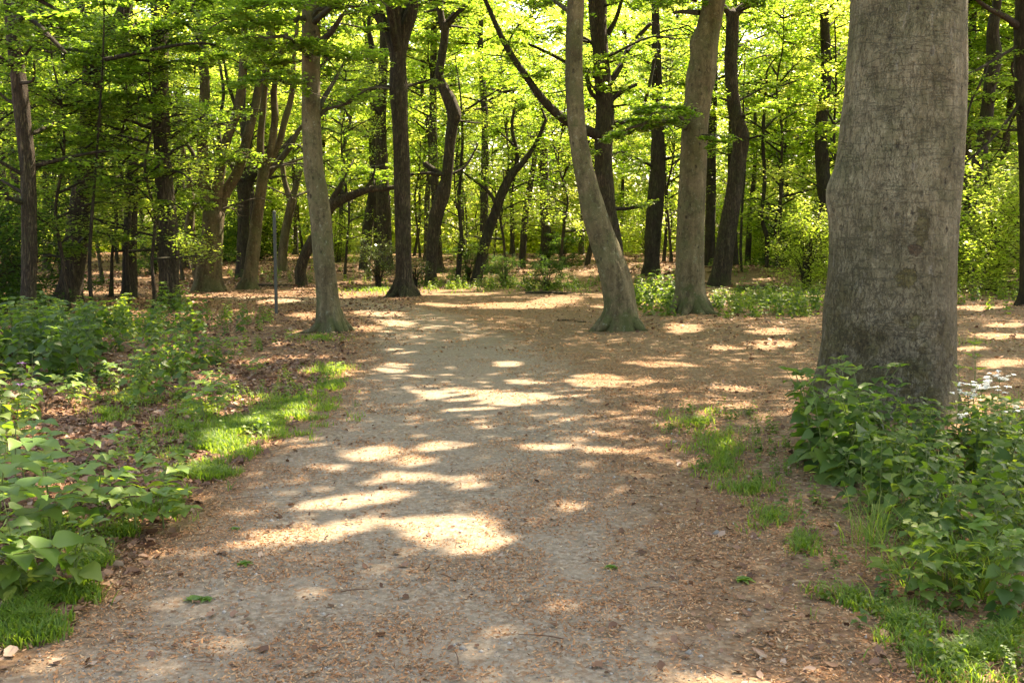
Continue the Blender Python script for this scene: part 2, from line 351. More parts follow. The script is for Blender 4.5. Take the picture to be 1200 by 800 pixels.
    o = nd(nt, 'ShaderNodeOutputMaterial'); L(p.outputs[0], o.inputs[0])
    return m
M['beech'] = bark_mat('beech_bark', (.058, .044, .021), (.108, .085, .044), (.175, .142, .080), .85, 0, .3)
M['beech_warm'] = bark_mat('smooth_warm_bark', (.044, .031, .014), (.082, .060, .030), (.140, .108, .060), .35, 0, .3)
M['limb'] = bark_mat('limb_bark', (.045, .036, .024), (.075, .062, .042), (.12, .10, .07), .4, .2, .15)
M['oak'] = bark_mat('ridged_brown_bark', (.055, .038, .024), (.095, .068, .044), (.15, .115, .078), .35, .8, .12)
M['dark'] = bark_mat('dark_bark', (.032, .023, .016), (.055, .040, .027), (.09, .07, .05), .3, .6, .06)  # darkest of the bark colours, for trunks, branches and stems

# ground and path
def soil_mat(name, path):
    m, nt = new_mat(name); L = nt.links.new
    tc = nd(nt, 'ShaderNodeTexCoord').outputs['Object']
    gat = nd(nt, 'ShaderNodeAttribute', attribute_name='gravel').outputs['Fac']
    rat = nd(nt, 'ShaderNodeAttribute', attribute_name='redness').outputs['Fac']
    nA = noise(nt, tc, 1.7, 5, .6); nB = noise(nt, tc, 26, 5, .72); nC = noise(nt, tc, 120, 3, .7); nD = noise(nt, tc, 6, 5, .65)
    grav = ramp(nt, [(.36, (.110, .086, .061)), (.5, (.20, .158, .113)), (.64, (.33, .27, .20))], nB).outputs[0]
    grav = mixc(nt, grav, (.25, .205, .15), mrange(nt, nA, .35, .65, 0, .6))
    grav = mixc(nt, grav, (.46, .44, .40), mrange(nt, nC, .66, .74, 0, .6))
    grav = mixc(nt, grav, (.10, .075, .05), mrange(nt, nC, .34, .27, 0, .7))
    soil = ramp(nt, [(.36, (.055, .036, .022)), (.5, (.130, .086, .050)), (.64, (.23, .157, .095))], nB).outputs[0]
    soil = mixc(nt, soil, (.19, .135, .08), mrange(nt, nD, .4, .65, 0, .6))
    red = ramp(nt, [(.28, (.060, .030, .018)), (.5, (.150, .080, .045)), (.76, (.27, .17, .11))], nB).outputs[0]
    soil = mixc(nt, soil, red, rat)
    # leaf flake pattern
    vo = nd(nt, 'ShaderNodeTexVoronoi', feature='F1'); vo.inputs['Scale'].default_value = 34
    L(mapv(nt, tc, (1, 1, 1)), vo.inputs['Vector'])
    fl = ramp(nt, [(0, (.09, .045, .024)), (.35, (.23, .13, .07)), (.65, (.16, .09, .05)), (1, (.36, .26, .16))], nd_sep(nt, vo.outputs['Color'])).outputs[0]
    soil = mixc(nt, soil, fl, mrange(nt, noise(nt, tc, 3.5, 4, .6), .35, .6, .25, .75))
    gf = mth(nt, 'ADD', gat, mth(nt, 'MULTIPLY', mth(nt, 'SUBTRACT', noise(nt, tc, 3.0, 6, .7), .5), 1.5))
    gf = mrange(nt, gf, .20, .70, 0, 1)
    gf = mth(nt, 'MULTIPLY', gf, mrange(nt, gat, .02, .15, 0, 1))
    base = mixc(nt, soil, grav, gf)
    vf = nd(nt, 'ShaderNodeTexVoronoi', feature='F1'); vf.inputs['Scale'].default_value = 70; L(mapv(nt, tc, (1, .6, 1)), vf.inputs['Vector'])
    sc = nd_sep(nt, vf.outputs['Color']); scat = mth(nt, 'MULTIPLY', mrange(nt, sc, .62, .64, 0, 1), mrange(nt, nD, .40, .62, .1, .9))
    base = mixc(nt, base, fl, mth(nt, 'MULTIPLY', scat, gf))
    bp = nd(nt, 'ShaderNodeBump'); bp.inputs['Strength'].default_value = .6; bp.inputs['Distance'].default_value = .02
    h = mth(nt, 'ADD', nB, mth(nt, 'MULTIPLY', nC, .3)); h = mth(nt, 'ADD', h, mth(nt, 'MULTIPLY', mth(nt, 'MULTIPLY', vo.outputs['Distance'], 1.2), mth(nt, 'SUBTRACT', 1., gf)))
    L(h, bp.inputs['Height'])
    p = nd(nt, 'ShaderNodeBsdfPrincipled'); p.inputs['Roughness'].default_value = .92; p.inputs['Specular IOR Level'].default_value = .15
    L(base, p.inputs['Base Color']); L(bp.outputs[0], p.inputs['Normal'])
    o = nd(nt, 'ShaderNodeOutputMaterial'); L(p.outputs[0], o.inputs[0]); return m
def nd_sep(nt, c):
    s = nd(nt, 'ShaderNodeSeparateColor'); nt.links.new(c, s.inputs[0]); return s.outputs[0]
M['soil'] = soil_mat('forest_soil', False)
def tint_mat(name, stops, rough=.8, transl=0.):
    m, nt = new_mat(name); L = nt.links.new
    a = nd(nt, 'ShaderNodeAttribute', attribute_name='tint'); r = ramp(nt, stops, a.outputs['Fac']); r.color_ramp.interpolation = 'LINEAR'
    p = nd(nt, 'ShaderNodeBsdfPrincipled'); p.inputs['Roughness'].default_value = rough; L(r.outputs[0], p.inputs['Base Color']); p.inputs['Specular IOR Level'].default_value = .25
    o = nd(nt, 'ShaderNodeOutputMaterial')
    if transl:
        t = nd(nt, 'ShaderNodeBsdfTranslucent'); L(r.outputs[0], t.inputs[0]); mx = nd(nt, 'ShaderNodeMixShader'); mx.inputs[0].default_value = transl
        L(p.outputs[0], mx.inputs[1]); L(t.outputs[0], mx.inputs[2]); L(mx.outputs[0], o.inputs[0])
    else: L(p.outputs[0], o.inputs[0])
    return m
M['litter'] = tint_mat('dry_scales', [(0, (.13, .062, .028)), (.3, (.30, .14, .062)), (.6, (.42, .22, .105)), (.85, (.48, .31, .17)), (1, (.50, .44, .31))], .75, .15)
M['deadleaf'] = tint_mat('dead_leaves', [(0, (.045, .022, .014)), (.35, (.13, .065, .038)), (.7, (.24, .135, .085)), (1, (.45, .36, .27))], .6, .12)
M['pebble'] = tint_mat('pebbles', [(0, (.10, .09, .075)), (.5, (.23, .205, .17)), (.9, (.38, .35, .30)), (1, (.55, .52, .46))], .8)
M['stem'] = tint_mat('green_stems', [(0, (.05, .09, .02)), (1, (.13, .16, .05))], .6)
M['petal_white'] = tint_mat('white_petals', [(0, (.75, .75, .68)), (1, (.9, .9, .85))], .6, .3)
M['petal_purple'] = tint_mat('purple_petals', [(0, (.30, .12, .36)), (1, (.55, .32, .60))], .6, .3)
def plain(name, c, rough=.5, metal=0., nz=0.):
    m, nt = new_mat(name); p = nd(nt, 'ShaderNodeBsdfPrincipled'); p.inputs['Roughness'].default_value = rough; p.inputs['Metallic'].default_value = metal
    tc = nd(nt, 'ShaderNodeTexCoord').outputs['Object']
    nt.links.new(mixc(nt, c, tuple(x*.55 for x in c), mrange(nt, noise(nt, tc, 14, 5, .65), .42, .65, 0, nz or .5)), p.inputs['Base Color'])
    o = nd(nt, 'ShaderNodeOutputMaterial'); nt.links.new(p.outputs[0], o.inputs[0]); return m
M['post'] = plain('painted_steel', (.045, .05, .042), .75, 0.)
M['deadwood'] = M['dark']

# ---------------------------------------------------------------- ground masks
def inpoly(x, y, poly):
    r = np.zeros(x.shape, bool); n = len(poly)
    for i in range(n):
        x1, y1 = poly[i][:2]; x2, y2 = poly[(i+1) % n][:2]
        c = ((y1 > y) != (y2 > y)) & (x < (x2-x1)*(y-y1)/(y2-y1+1e-12)+x1); r ^= c
    return r
LE = [(-120, 880), (0, 792), (90, 735), (150, 690), (205, 640), (262, 582), (315, 535), (355, 500), (392, 468), (412, 440), (424, 415), (430, 398), (434, 380), (400, 362), (330, 356), (250, 352)]
RE = [(1090, 900), (1010, 800), (930, 730), (890, 680), (850, 620), (800, 560), (770, 500), (740, 450), (700, 415), (650, 395), (590, 378), (560, 368), (530, 362), (490, 356), (420, 349), (250, 346)]
gl = G(np.array([p[0] for p in LE]), np.array([p[1] for p in LE])); gr = G(np.array([p[0] for p in RE]), np.array([p[1] for p in RE]))
def smoothline(P, n):
    Q, _, _ = resample(P, np.ones(len(P)), .1); i = np.linspace(0, len(Q)-1, n); a = np.floor(i).astype(int); b = np.minimum(a+1, len(Q)-1); t = (i-a)[:, None]
    return Q[a]*(1-t)+Q[b]*t
def rs(P, n):      # equal parameter between matching control points
    i = np.linspace(0, len(P)-1, n); a = np.clip(np.floor(i).astype(int), 0, len(P)-2); t = (i-a)[:, None]
    Pm = np.vstack([2*P[0]-P[1], P, 2*P[-1]-P[-2]]); p0, p1, p2, p3 = Pm[a], Pm[a+1], Pm[a+2], Pm[a+3]
    return .5*((2*p1)+(-p0+p2)*t+(2*p0-5*p1+4*p2-p3)*t*t+(-p0+3*p1-3*p2+p3)*t**3)
NR = 520
LL = rs(gl, NR); RR = rs(gr, NR)
NC = 64; w = np.linspace(-.10, 1.10, NC)
PG = LL[:, None]*(1-w)[None, :, None]+RR[:, None]*w[None, :, None]
px_, py_ = PG[..., 0], PG[..., 1]
GR = np.clip(np.minimum((w+.06)/.22, (1.04-w)/.30), 0, 1)[None]*np.ones((NR, 1))
# the right third carries more leaf fall
GR = GR*(1-.45*sst(.6, .98, w)[None])*(1-.30*sst(9, 20, py_))*(1-.22*sst(0, 1, vn(px_/1.2, py_/1.2, 40)))
lift = np.where((w < 0)[None] | (w > 1)[None], -.02+.032*np.clip(np.minimum((w+.10)/.10, (1.10-w)/.10), 0, 1)[None], .012)
PG[..., 2] = height(px_, py_)+lift
ii = np.arange(NR-1)[:, None]*NC; jj = np.arange(NC-1)[None]
q = np.stack([ii+jj, ii+jj+1, ii+NC+jj+1, ii+NC+jj], -1).reshape(-1, 4)
me = mesh('path', PG.reshape(-1, 3), q, mat=M['soil'], smooth=True)
a = me.attributes.new('gravel', 'FLOAT', 'POINT'); a.data.foreach_set('value', GR.ravel().astype(np.float32))
a = me.attributes.new('redness', 'FLOAT', 'POINT'); a.data.foreach_set('value', np.full(GR.size, .15, np.float32))
kind(obj('path', me), 'structure')
pathpoly = np.vstack([gl[:, :2], gr[::-1, :2]])
# ground sheet
def axis(lo, hi, n, c, k):
    t = np.linspace(math.asinh((lo-c)/k), math.asinh((hi-c)/k), n); return c+k*np.sinh(t)
gx = axis(-420, 420, 460, 0, 8); gy = axis(-120, 500, 520, 8, 8)
X, Y = np.meshgrid(gx, gy); Z = height(X, Y)+.03*(fbm(X*2.2, Y*2.2, 77)-.5)*(~inpoly(X, Y, pathpoly))
Z = Z-.02*inpoly(X, Y, pathpoly)
n, mcol = X.shape; ii = np.arange(n-1)[:, None]*mcol; jj = np.arange(mcol-1)[None]
q = np.stack([ii+jj, ii+jj+1, ii+mcol+jj+1, ii+mcol+jj], -1).reshape(-1, 4)
me = mesh('ground', np.stack([X, Y, Z], -1).reshape(-1, 3), q, mat=M['soil'], smooth=True)
u, v = PX(np.stack([X, Y, Z], -1))
red = sst(-1.2, -2.4, X+.03*Y)*sst(60, 25, Y)*.9+.4*sst(36, 50, Y)
a = me.attributes.new('gravel', 'FLOAT', 'POINT'); a.data.foreach_set('value', np.zeros(X.size, np.float32))
a = me.attributes.new('redness', 'FLOAT', 'POINT'); a.data.foreach_set('value', red.ravel().astype(np.float32))
kind(obj('ground', me), 'structure')

# ---------------------------------------------------------------- leaf litter, pebbles
def ground_pts(n, y0, y1, pow_=1.0, wide=.56):
    y = y0+(y1-y0)*rng.uniform(0, 1, n)**pow_; x = rng.uniform(-1, 1, n)*(wide*y+.3)
    return x, y
CURL = (np.array([(0, -.5, .1), (.3, -.1, .0), (.08, .5, .22), (-.3, .05, .16)]), np.array([(0, 1, 2, 3)]), None)
CURL2 = (np.array([(0, -.5, .05), (.42, 0, .24), (0, .5, .1), (-.42, .1, .02)]), np.array([(0, 1, 2, 3)]), None)
DL = (np.array([(0, -.5, .02), (.26, -.22, .12), (.34, .12, .02), (0, .5, .16), (-.30, .15, .14), (-.28, -.2, .03), (0, 0, -.03)]), None, np.array([(6, 0, 1), (6, 1, 2), (6, 2, 3), (6, 3, 4), (6, 4, 5), (6, 5, 0)]))
def scatter_litter(name, mat, cnt, y0, y1, size, dens, lift=.012, tilt=.5, wid=.6, pw=1., label=None):
    x, y = ground_pts(cnt, y0, y1, pw)
    keep = rng.uniform(0, 1, cnt) < dens(x, y); x = x[keep]; y = y[keep]
    P = np.stack([x, y, height(x, y)+lift+rng.uniform(0, .006, len(x))], -1)
    A = Acc(); tn = np.clip(rng.beta(2, 2, len(x))*.9+.25*(vn(x*3, y*3, 50)-.5), 0, 1)
    leaves(A, P, size*np.clip(rng.lognormal(-.1, .42, len(P)), .3, 1.8), tilt, tmpl=CURL if wid < .8 else DL, tint=tn, wid=wid)
    return kind(obj(name, A.mesh(name, mat)), 'stuff')
def side(x, y):   # -1 left of the path ... 0..1 across ... >1 right
    yl = np.interp(y, LL[:380, 1], LL[:380, 0]); yr = np.interp(y, RR[:380, 1], RR[:380, 0]); return (x-yl)/(yr-yl+1e-6)
def dpath(x, y):
    s = side(x, y); c = fbm(x*2.6, y*2.0, 60, 4)
    d = .06+.86*sst(.44, .74, c+.20*sst(.40, .95, s)+.28*sst(.20, -.04, s)+.16*(vn(x*9, y*7, 61)-.5))
    return np.clip(d*np.where(s < -.15, .6, 1)*np.where(s > 1.2, .7, 1), 0, 1)
scatter_litter('leaf_litter', M['litter'], 210000, 2.6, 8, .0165, dpath, .014, .6, .55)
scatter_litter('leaf_litter', M['litter'], 110000, 8, 15, .024, dpath, .014, .5, .55)
scatter_litter('leaf_litter', M['litter'], 60000, 15, 30, .05, lambda x, y: dpath(x, y)*.8, .014, .4, .6)
def dleft(x, y): s = side(x, y); return np.clip(sst(.02, -.15, s)*(.4+.8*fbm(x*2, y*2, 70)), 0, 1)
scatter_litter('dead_leaves', M['deadleaf'], 60000, 36, 70, .12, lambda x, y: sst(.40, .55, fbm(x/1.5, y/1.5, 71)), .03, .5, 1.)
scatter_litter('dead_leaves', M['deadleaf'], 90000, 3, 14, .05, dleft, .016, .6, 1.)
scatter_litter('dead_leaves', M['deadleaf'], 60000, 14, 40, .065, lambda x, y: dleft(x, y)*.7+.12*sst(1.3, 1.8, side(x, y)), .02, .5, 1.)
scatter_litter('dead_leaves', M['deadleaf'], 12000, 2.8, 12, .034, lambda x, y: np.where(side(x, y) > .85, .6, .10), .018, .5, 1.)
A = Acc(); FL = FLARE_WORLD if False else None
for k in range(160):
    y = 3+20*rng.uniform(0, 1)**1.3; x = rng.uniform(-1, 1)*(.56*y+.3); a_ = rng.uniform(0, 3.14); l = rng.lognormal(-3.1, .5); z = float(height(x, y))+.022
    d = np.array([math.cos(a_), math.sin(a_), .05])*l; m_ = np.array([x, y, z]); rr_ = .002+.012*l
    tube(A, [m_-d, m_+np.array([rng.normal(0, .1)*l, rng.normal(0, .1)*l, .004]), m_+d], [rr_, rr_*.8, rr_*.4], 5, l*.6, tint=rng.uniform(0, .8))
kind(obj('twig_litter', A.mesh('twig_litter', M['deadleaf'], smooth=True)), 'stuff')
# pebbles
OCT = np.array([(1, 0, 0), (0, 1, 0), (-1, 0, 0), (0, -1, 0), (0, 0, .7), (0, 0, -.7)], float)*.5
OT = np.array([(0, 1, 4), (1, 2, 4), (2, 3, 4), (3, 0, 4), (1, 0, 5), (2, 1, 5), (3, 2, 5), (0, 3, 5)])
x, y = ground_pts(14000, 2.7, 12, 1.1); k = (side(x, y) > 0) & (side(x, y) < 1.1); x = x[k]; y = y[k]
A = Acc(); P = np.stack([x, y, height(x, y)+.013], -1)
leaves(A, P, .008*rng.lognormal(0, .5, len(P)), .4, tmpl=(OCT, None, OT), tint=rng.beta(2, 2, len(P)), wid=.8)
kind(obj('gravel', A.mesh('gravel', M['pebble'], smooth=True)), 'stuff')

# ---------------------------------------------------------------- grass
def grass(name, pts, hgt, lean=.35, tintb=.5, wd=.005):
    n = len(pts); A = Acc(); a = rng.uniform(0, 2*np.pi, n); h = hgt*rng.uniform(.5, 1.35, n); ln = lean*rng.uniform(.3, 1.6, n)*h
    d = np.stack([np.cos(a), np.sin(a), 0*a], -1); s = np.stack([-np.sin(a), np.cos(a), 0*a], -1)*(wd*rng.uniform(.6, 1.4, n))[:, None]
    up = np.array([0, 0, 1.])
    L0 = pts; L1 = pts+d*(ln*.25)[:, None]+up*(h*.45)[:, None]; L2 = pts+d*(ln*.6)[:, None]+up*(h*.8)[:, None]; L3 = pts+d*ln[:, None]*1.15+up*(h*.93)[:, None]
    V = np.stack([L0-s, L0+s, L1-s, L1+s, L2-s*.7, L2+s*.7, L3], 1)
    off = (np.arange(n)*7)[:, None, None]
    Q_ = (np.array([(0, 1, 3, 2), (2, 3, 5, 4)])[None]+off).reshape(-1, 4); T_ = (np.array([(4, 5, 6)])[None]+off).reshape(-1, 3)
    A.add(V.reshape(-1, 3), Q_, T_, np.repeat(np.clip(tintb+rng.normal(0, .2, n), 0, 1), 7))
    return kind(obj(name, A.mesh(name, M['grass'])), 'stuff')
def blob_pts(blobs, per):
    """points on the ground in soft-edged patches given by their outline on the ground (u, v, half width, half height)"""
    out = []
    for (u0, v0, a_, b_, dn) in blobs:
        m = int(per*dn); r = rng.uniform(0, 1.25, m); t = rng.uniform(0, 2*np.pi, m)
        g = G(u0+a_*r*np.cos(t), v0+b_*r*np.sin(t)); k = fbm(g[:, 0]*5, g[:, 1]*5, 80, 4) > .30+.42*r*rng.uniform(.5, 1.2, m)
        out.append(g[k])
    return np.concatenate(out)
grass('grass', blob_pts([(345, 478, 62, 21, 3.2), (295, 503, 72, 24, 5.2), (245, 524, 66, 20, 3.6), (215, 505, 60, 16, 1.2), (390, 455, 28, 14, 1.1), (385, 435, 34, 7, .8), (320, 490, 90, 12, 1.), (220, 577, 42, 12, 1.3), (200, 585, 30, 12, .5), (160, 600, 30, 10, .5), (125, 490, 34, 14, .7), (225, 480, 30, 12, .5),
   (150, 470, 60, 18, .6), (240, 560, 50, 14, 1.4), (205, 600, 36, 12, .9), (150, 630, 34, 12, .5), (110, 665, 34, 14, .6), (70, 705, 34, 14, .8), (30, 735, 48, 30, 2.0), (110, 700, 30, 12, .25), (375, 397, 40, 6, .6), (60, 620, 60, 30, .7)], 2600), .065, .7, .5, .003)
grass('grass', blob_pts([(815, 497, 50, 20, .7), (850, 545, 46, 22, .55), (880, 575, 40, 20, .4), (900, 610, 40, 20, .3), (850, 520, 60, 30, .7), (1000, 700, 60, 30, .5), (1050, 735, 60, 40, .9), (1130, 770, 80, 34, 1.8), (1180, 745, 40, 30, 1.), (940, 640, 30, 20, .3), (1140, 400, 60, 8, .15)], 2600), .055, .8, .5, .003)
grass('long_grass', blob_pts([(1150, 700, 50, 40, .5), (1110, 680, 40, 30, .25), (1060, 690, 50, 30, .35), (1180, 640, 40, 60, .5), (1020, 640, 30, 20, .2), (1090, 600, 60, 50, .25), (1190, 500, 30, 20, .3)], 700), .24, 1.2, .55, .0022)
grass('long_grass', blob_pts([(540, 337, 120, 7, 1.2), (650, 336, 60, 7, .9), (900, 352, 70, 12, 2.4), (780, 352, 50, 10, 1.), (440, 341, 60, 6, .8), (110, 390, 110, 14, 1.4), (1000, 345, 60, 8, 1.)], 1500), .13, 1.0, .35, .008)

# ---------------------------------------------------------------- trees
def px_path(pts, D):
    """(column, row, width) outline measurements of one trunk at distance D -> centre line and radii in metres"""
    p = np.array([at(a[0], a[1], D if len(a) < 4 else a[3]) for a in pts]); 
    t = np.array([(q_[1])/ray(a[0], a[1])[1] for q_, a in zip(p, pts)])
    return p, np.array([a[2] for a in pts])*t/F/2
CLUST = []
def spray(acc, wood, start, end, rad, nleaf0, size=.085, width=.9, droop=.25, tint=.5, carve=True, thick=.14):
    """a branch carrying a flat fan of twigs and leaves around its outer two thirds"""
    start = np.array(start, float); end = np.array(end, float); L = np.linalg.norm(end-start); nleaf = int(nleaf0*(2.2 if carve else 1))
    mid = (start+end)/2+np.array([0, 0, droop*L*.35])+rng.normal(0, .05*L, 3)
    q3 = start*.25+end*.75+np.array([0, 0, droop*L*.22])+rng.normal(0, .04*L, 3)
    Q, rr = tube(wood, [start, mid, q3, end], [rad, rad*.6, rad*.35, rad*.12], 5, L/9)
    d = end-start; d[2] = 0; d /= np.linalg.norm(d)+1e-9; s = np.array([-d[1], d[0], 0])
    m = max(5, int(L*3.2))
    twigs = []
    for i in range(m):
        t = rng.uniform(.28, 1.); k = int(t*(len(Q)-1)); p0 = Q[k]; sd = 1 if rng.random() < .5 else -1
        ll = width*(1.15-.55*t)*rng.uniform(.5, 1.1)
        p1 = p0+(s*sd*.85+d*.55)*ll+np.array([0, 0, -.12*ll+rng.normal(0, .05)])
        tube(wood, [p0, (p0+p1)/2+np.array([0, 0, .05*ll]), p1], [rad*.2+.004, rad*.12+.003, .002], 3, ll/2)
        twigs.append((p0, p1, ll))
    w_ = np.array([t[2] for t in twigs]); w_ /= w_.sum(); cnt = rng.multinomial(nleaf, w_)
    P = []
    for (p0, p1, ll), c in zip(twigs, cnt):
        t = rng.uniform(.1, 1.1, c)[:, None]; P.append(p0+(p1-p0)*t+rng.normal(0, 1, (c, 3))*np.array([.14, .14, thick*.5])*min(1, ll))
    P = np.concatenate(P)
    if carve and len(P): P = P[~lit(P, gaps=False)]
    leaves(acc, P, size, .42, base=tint)

def lobes_of_limb(start, dirv, L, rise, n=5):
    p = [np.array(start, float)]; d = np.array(dirv, float)
    for i in range(n):
        d = d+rng.normal(0, .22, 3); d[2] += rise/n; d /= np.linalg.norm(d); p.append(p[-1]+d*L/n)
    return np.array(p)

CAN_TREES = []        # trunks that carry the high canopy: (x, y, acc leaves, acc wood, top point, top radius)
def make_tree(name, label, D, pts, mat='beech', cat='tree', flare=(.5, .3, 5), sides=24, lump=.06, limbs=(), sprays=(), top=13., group=None, burl=None, seed=None, canopy=False, auto=(0, 3, 8), lsize=.085, ltint=.5, step=None, leafmat='leaf', extend=True, roots=0):
    seed = seed if seed is not None else int(rng.integers(1000))
    P, r = px_path(pts, D)
    base = P[0].copy(); base[2] = float(height(base[0], base[1]))
    root = thing(name, label, cat, base, group)
    W = Acc(); B = Acc(); Lf = Acc()
    P = np.vstack([[P[0, 0], P[0, 1], base[2]-.35], P]); r = np.r_[r[0], r]
    if P[1][2] < base[2]+.02: P[1][2] = base[2]+.02
    if extend and P[-1][2] < top:
        d = P[-1]-P[-2]; d /= np.linalg.norm(d); d = d*.6+np.array([0, 0, .5]); h = top-P[-1][2]
        P = np.vstack([P, P[-1]+d*h*.5+rng.normal(0, .15, 3), P[-1]+d*h+rng.normal(0, .3, 3)]); r = np.r_[r, r[-1]*.7, r[-1]*.3]
    Q, rr = tube(W, P, r, sides, step or max(.07, r.mean()*.45), lump, flare, seed, burl=burl)
    for lm in limbs:
        Dl = lm[0]; lp, lr = px_path(lm[1], D+Dl if not isinstance(Dl, (list, tuple)) else D)
        lp[:, 1] += 0
        if isinstance(Dl, (list, tuple)):
            for k in range(len(lp)):
                lp[k] = at(lm[1][k][0], lm[1][k][1], D+Dl[k])
        if lm[2] == 'b':
            Lb = Acc(); tube(Lb, lp, lr, 10 if lr.max() > .06 else 7, max(.12, lr.mean()*1.6), .06, seed=seed+1)
            obj('limb', Lb.mesh('limb', M['limb'] if mat.startswith('beech') else M['dark'], base, True), root)
            for k in range(2+int(len(lp))):
                c_ = lp[rng.integers(1, len(lp))]; an = rng.uniform(0, 6.28); ll = rng.uniform(.5, 1.1); spray(Lf, B, c_, c_+np.array([math.cos(an)*ll, math.sin(an)*ll, rng.uniform(-.1, .45)*ll]), .012, 34, lsize, .5, tint=ltint)
        else: tube(W, lp, lr, 10 if lr.max() > .06 else 7, max(.12, lr.mean()*1.6), .10, seed=seed+1)
    for sp_ in sprays:     # (u0,v0,u1,v1,dY,leaves,width)
        s0 = at(sp_[0], sp_[1], D); s1 = at(sp_[2], sp_[3], D+sp_[4]); spray(Lf, B, s0, s1, .035+.01*np.linalg.norm(s1-s0), sp_[5], lsize, sp_[6], tint=ltint)
    na, z0, z1 = auto
    zs = Q[:, 2]-base[2]
    for i in range(na):
        z = rng.uniform(z0, z1); k = int(np.argmin(np.abs(zs-z))); an = rng.uniform(0, 2*np.pi); Lh = rng.uniform(1.6, 3.6)
        e = Q[k]+np.array([math.cos(an), math.sin(an), rng.uniform(-.05, .35)])*Lh
        spray(Lf, B, Q[k], e, .03+.008*Lh, int(170*Lh/2.5), lsize, 1.0, tint=ltint)
    for k in range(roots):
        an = k*6.283/roots+rng.normal(0, .25); rb = r[1]; d_ = np.array([math.cos(an), math.sin(an), 0]); Lr_ = rb*rng.uniform(1.4, 2.3); sd_r = np.array([-d_[1], d_[0], 0])*rng.normal(0, .25)*Lr_
        def gz(p, o): p = np.array(p); p[2] = float(height(p[0], p[1]))+o; return p
        tube(W, [base+d_*rb*.35+np.array([0, 0, rb*1.5]), base+d_*rb*.85+np.array([0, 0, rb*.62]), gz(base+d_*rb*1.35+sd_r*.3, rb*.16), gz(base+d_*Lr_+sd_r, -.01), gz(base+d_*Lr_*1.35+sd_r*1.6, -.08)], [rb*.42, rb*.36, rb*.24, rb*.13, rb*.05], 10, rb*.3, .12, seed=seed+k)
    m = W.mesh('trunk', M[mat], base, True); obj('trunk', m, root)
    if canopy: CAN_TREES.append(dict(root=root, base=base, top=Q[-1], r=max(rr[-1], .06), tz=Q, rr=rr, B=B, L=Lf, mat=mat, lm=leafmat))
    else:
        if B.V: obj('branches', B.mesh('branches', M['limb'] if mat.startswith('beech') else M['dark'], base, True), root)
        if Lf.V: obj('crown', Lf.mesh('crown', M[leafmat], base), root)
    return root

# --- the big beech
bp_ = at(1045, 300, 9.3)
def bigpos(u, v, Y=8.75):
    p = at(u, v, Y); return tuple(p-np.array([bb[0], bb[1], bb[2]]))
_p = px_path([(1036, 492, 160)], 9.4)[0][0]; bb = np.array([_p[0], _p[1], float(height(_p[0], _p[1]))])
M['bigbeech'] = bark_mat('old_beech_bark', (.150, .125, .068), (.235, .200, .118), (.33, .29, .185), .35, 0, .15, 1.3,
   big=[(bigpos(1087, 268), .06, .15, (.10, .085, .025)), (bigpos(1079, 292), .055, .055, (.09, .045, .022)), (bigpos(1069, 326), .085, .075, (.15, .125, .035)), (bigpos(1078, 378), .05, .05, (.15, .14, .05)),
        (bigpos(1028, 268), .045, .035, (.13, .115, .05)), (bigpos(978, 238), .08, .14, (.075, .06, .04)), (bigpos(985, 415), .15, .12, (.11, .09, .04)), (bigpos(1020, 408), .05, .12, (.09, .07, .03))])
make_tree('beech_tree', 'huge grey beech trunk with mossy scars rising out of the nettles', 9.4,
  [(1035, 498, 160), (1036, 470, 154), (1039, 430, 146), (1042, 390, 143), (1043, 350, 141), (1045, 300, 140), (1047, 250, 142), (1052, 205, 141), (1056, 150, 139), (1060, 100, 136), (1064, 0, 131), (1069, -120, 124), (1072, -300, 112)],
  'bigbeech', flare=(.22, .35, 6), sides=128, lump=.035, step=.035, burl=[(2.05, math.pi, .20, .07), (1.5, 4.6, .10, .018), (1.1, 5.0, .12, .02), (2.6, 4.3, .09, .012), (.95, 2.6, .25, .03)], seed=4, canopy=True, top=13)
# --- trees along the path, left to right
T = make_tree
T('beech_tree', 'straight young grey beech beside the path behind the thin metal post', 18.6,
  [(388, 386, 33), (386, 372, 29), (384, 350, 26), (381, 320, 25), (379, 300, 25), (376, 260, 25), (372, 225, 24), (368, 200, 23), (365, 150, 22), (364.5, 100, 21.5), (364.5, 0, 21), (364, -60, 20), (362, -200, 17)],
  'beech', roots=6, flare=(.4, .18, 5), sides=48, seed=8, burl=[(1.1, 4.4, .12, .02), (1.9, 5.2, .07, .03), (2.9, 3.9, .08, .02), (3.6, 5.5, .10, .02)], canopy=True,
  limbs=[([0, .3, .8, 1.2], [(370, 140, 8), (378, 118, 6), (390, 98, 5), (404, 72, 3)], 'b'), ([0, -.3, -.6], [(370, 55, 9), (388, 38, 7), (401, 18, 5)], 'b'), ([0, 0, -.3, -.5, -.6], [(368, 152, 5), (380, 130, 4), (405, 122, 3), (432, 104, 2.6), (456, 104, 2)], 'b'),
         ([0, .2, .5, 1], [(362, 60, 8), (350, 50, 6), (335, 55, 4), (310, 75, 2)], 'b'), ([0, -.2, -.3], [(368, 35, 6), (372, 12, 5), (420, 8, 3)], 'b')],
  sprays=[(366, 70, 300, 40, -2.2, 460, 1.0), (364, 20, 245, 34, -2.0, 760, 1.1), (364, -10, 300, 14, -2.6, 520, 1.1), (364, 30, 455, 8, -2.2, 480, 1.), (364, 60, 260, 66, 1.2, 420, 1.1), (366, 95, 300, 100, -1.5, 260, .8), (366, 60, 395, 84, -1, 200, .6), (364, 10, 300, 5, -1.2, 380, .9), (364, 70, 330, 88, 1.2, 170, .6), (364, 0, 420, 30, 1.5, 240, .7), (366, 90, 405, 66, 1, 130, .5)])
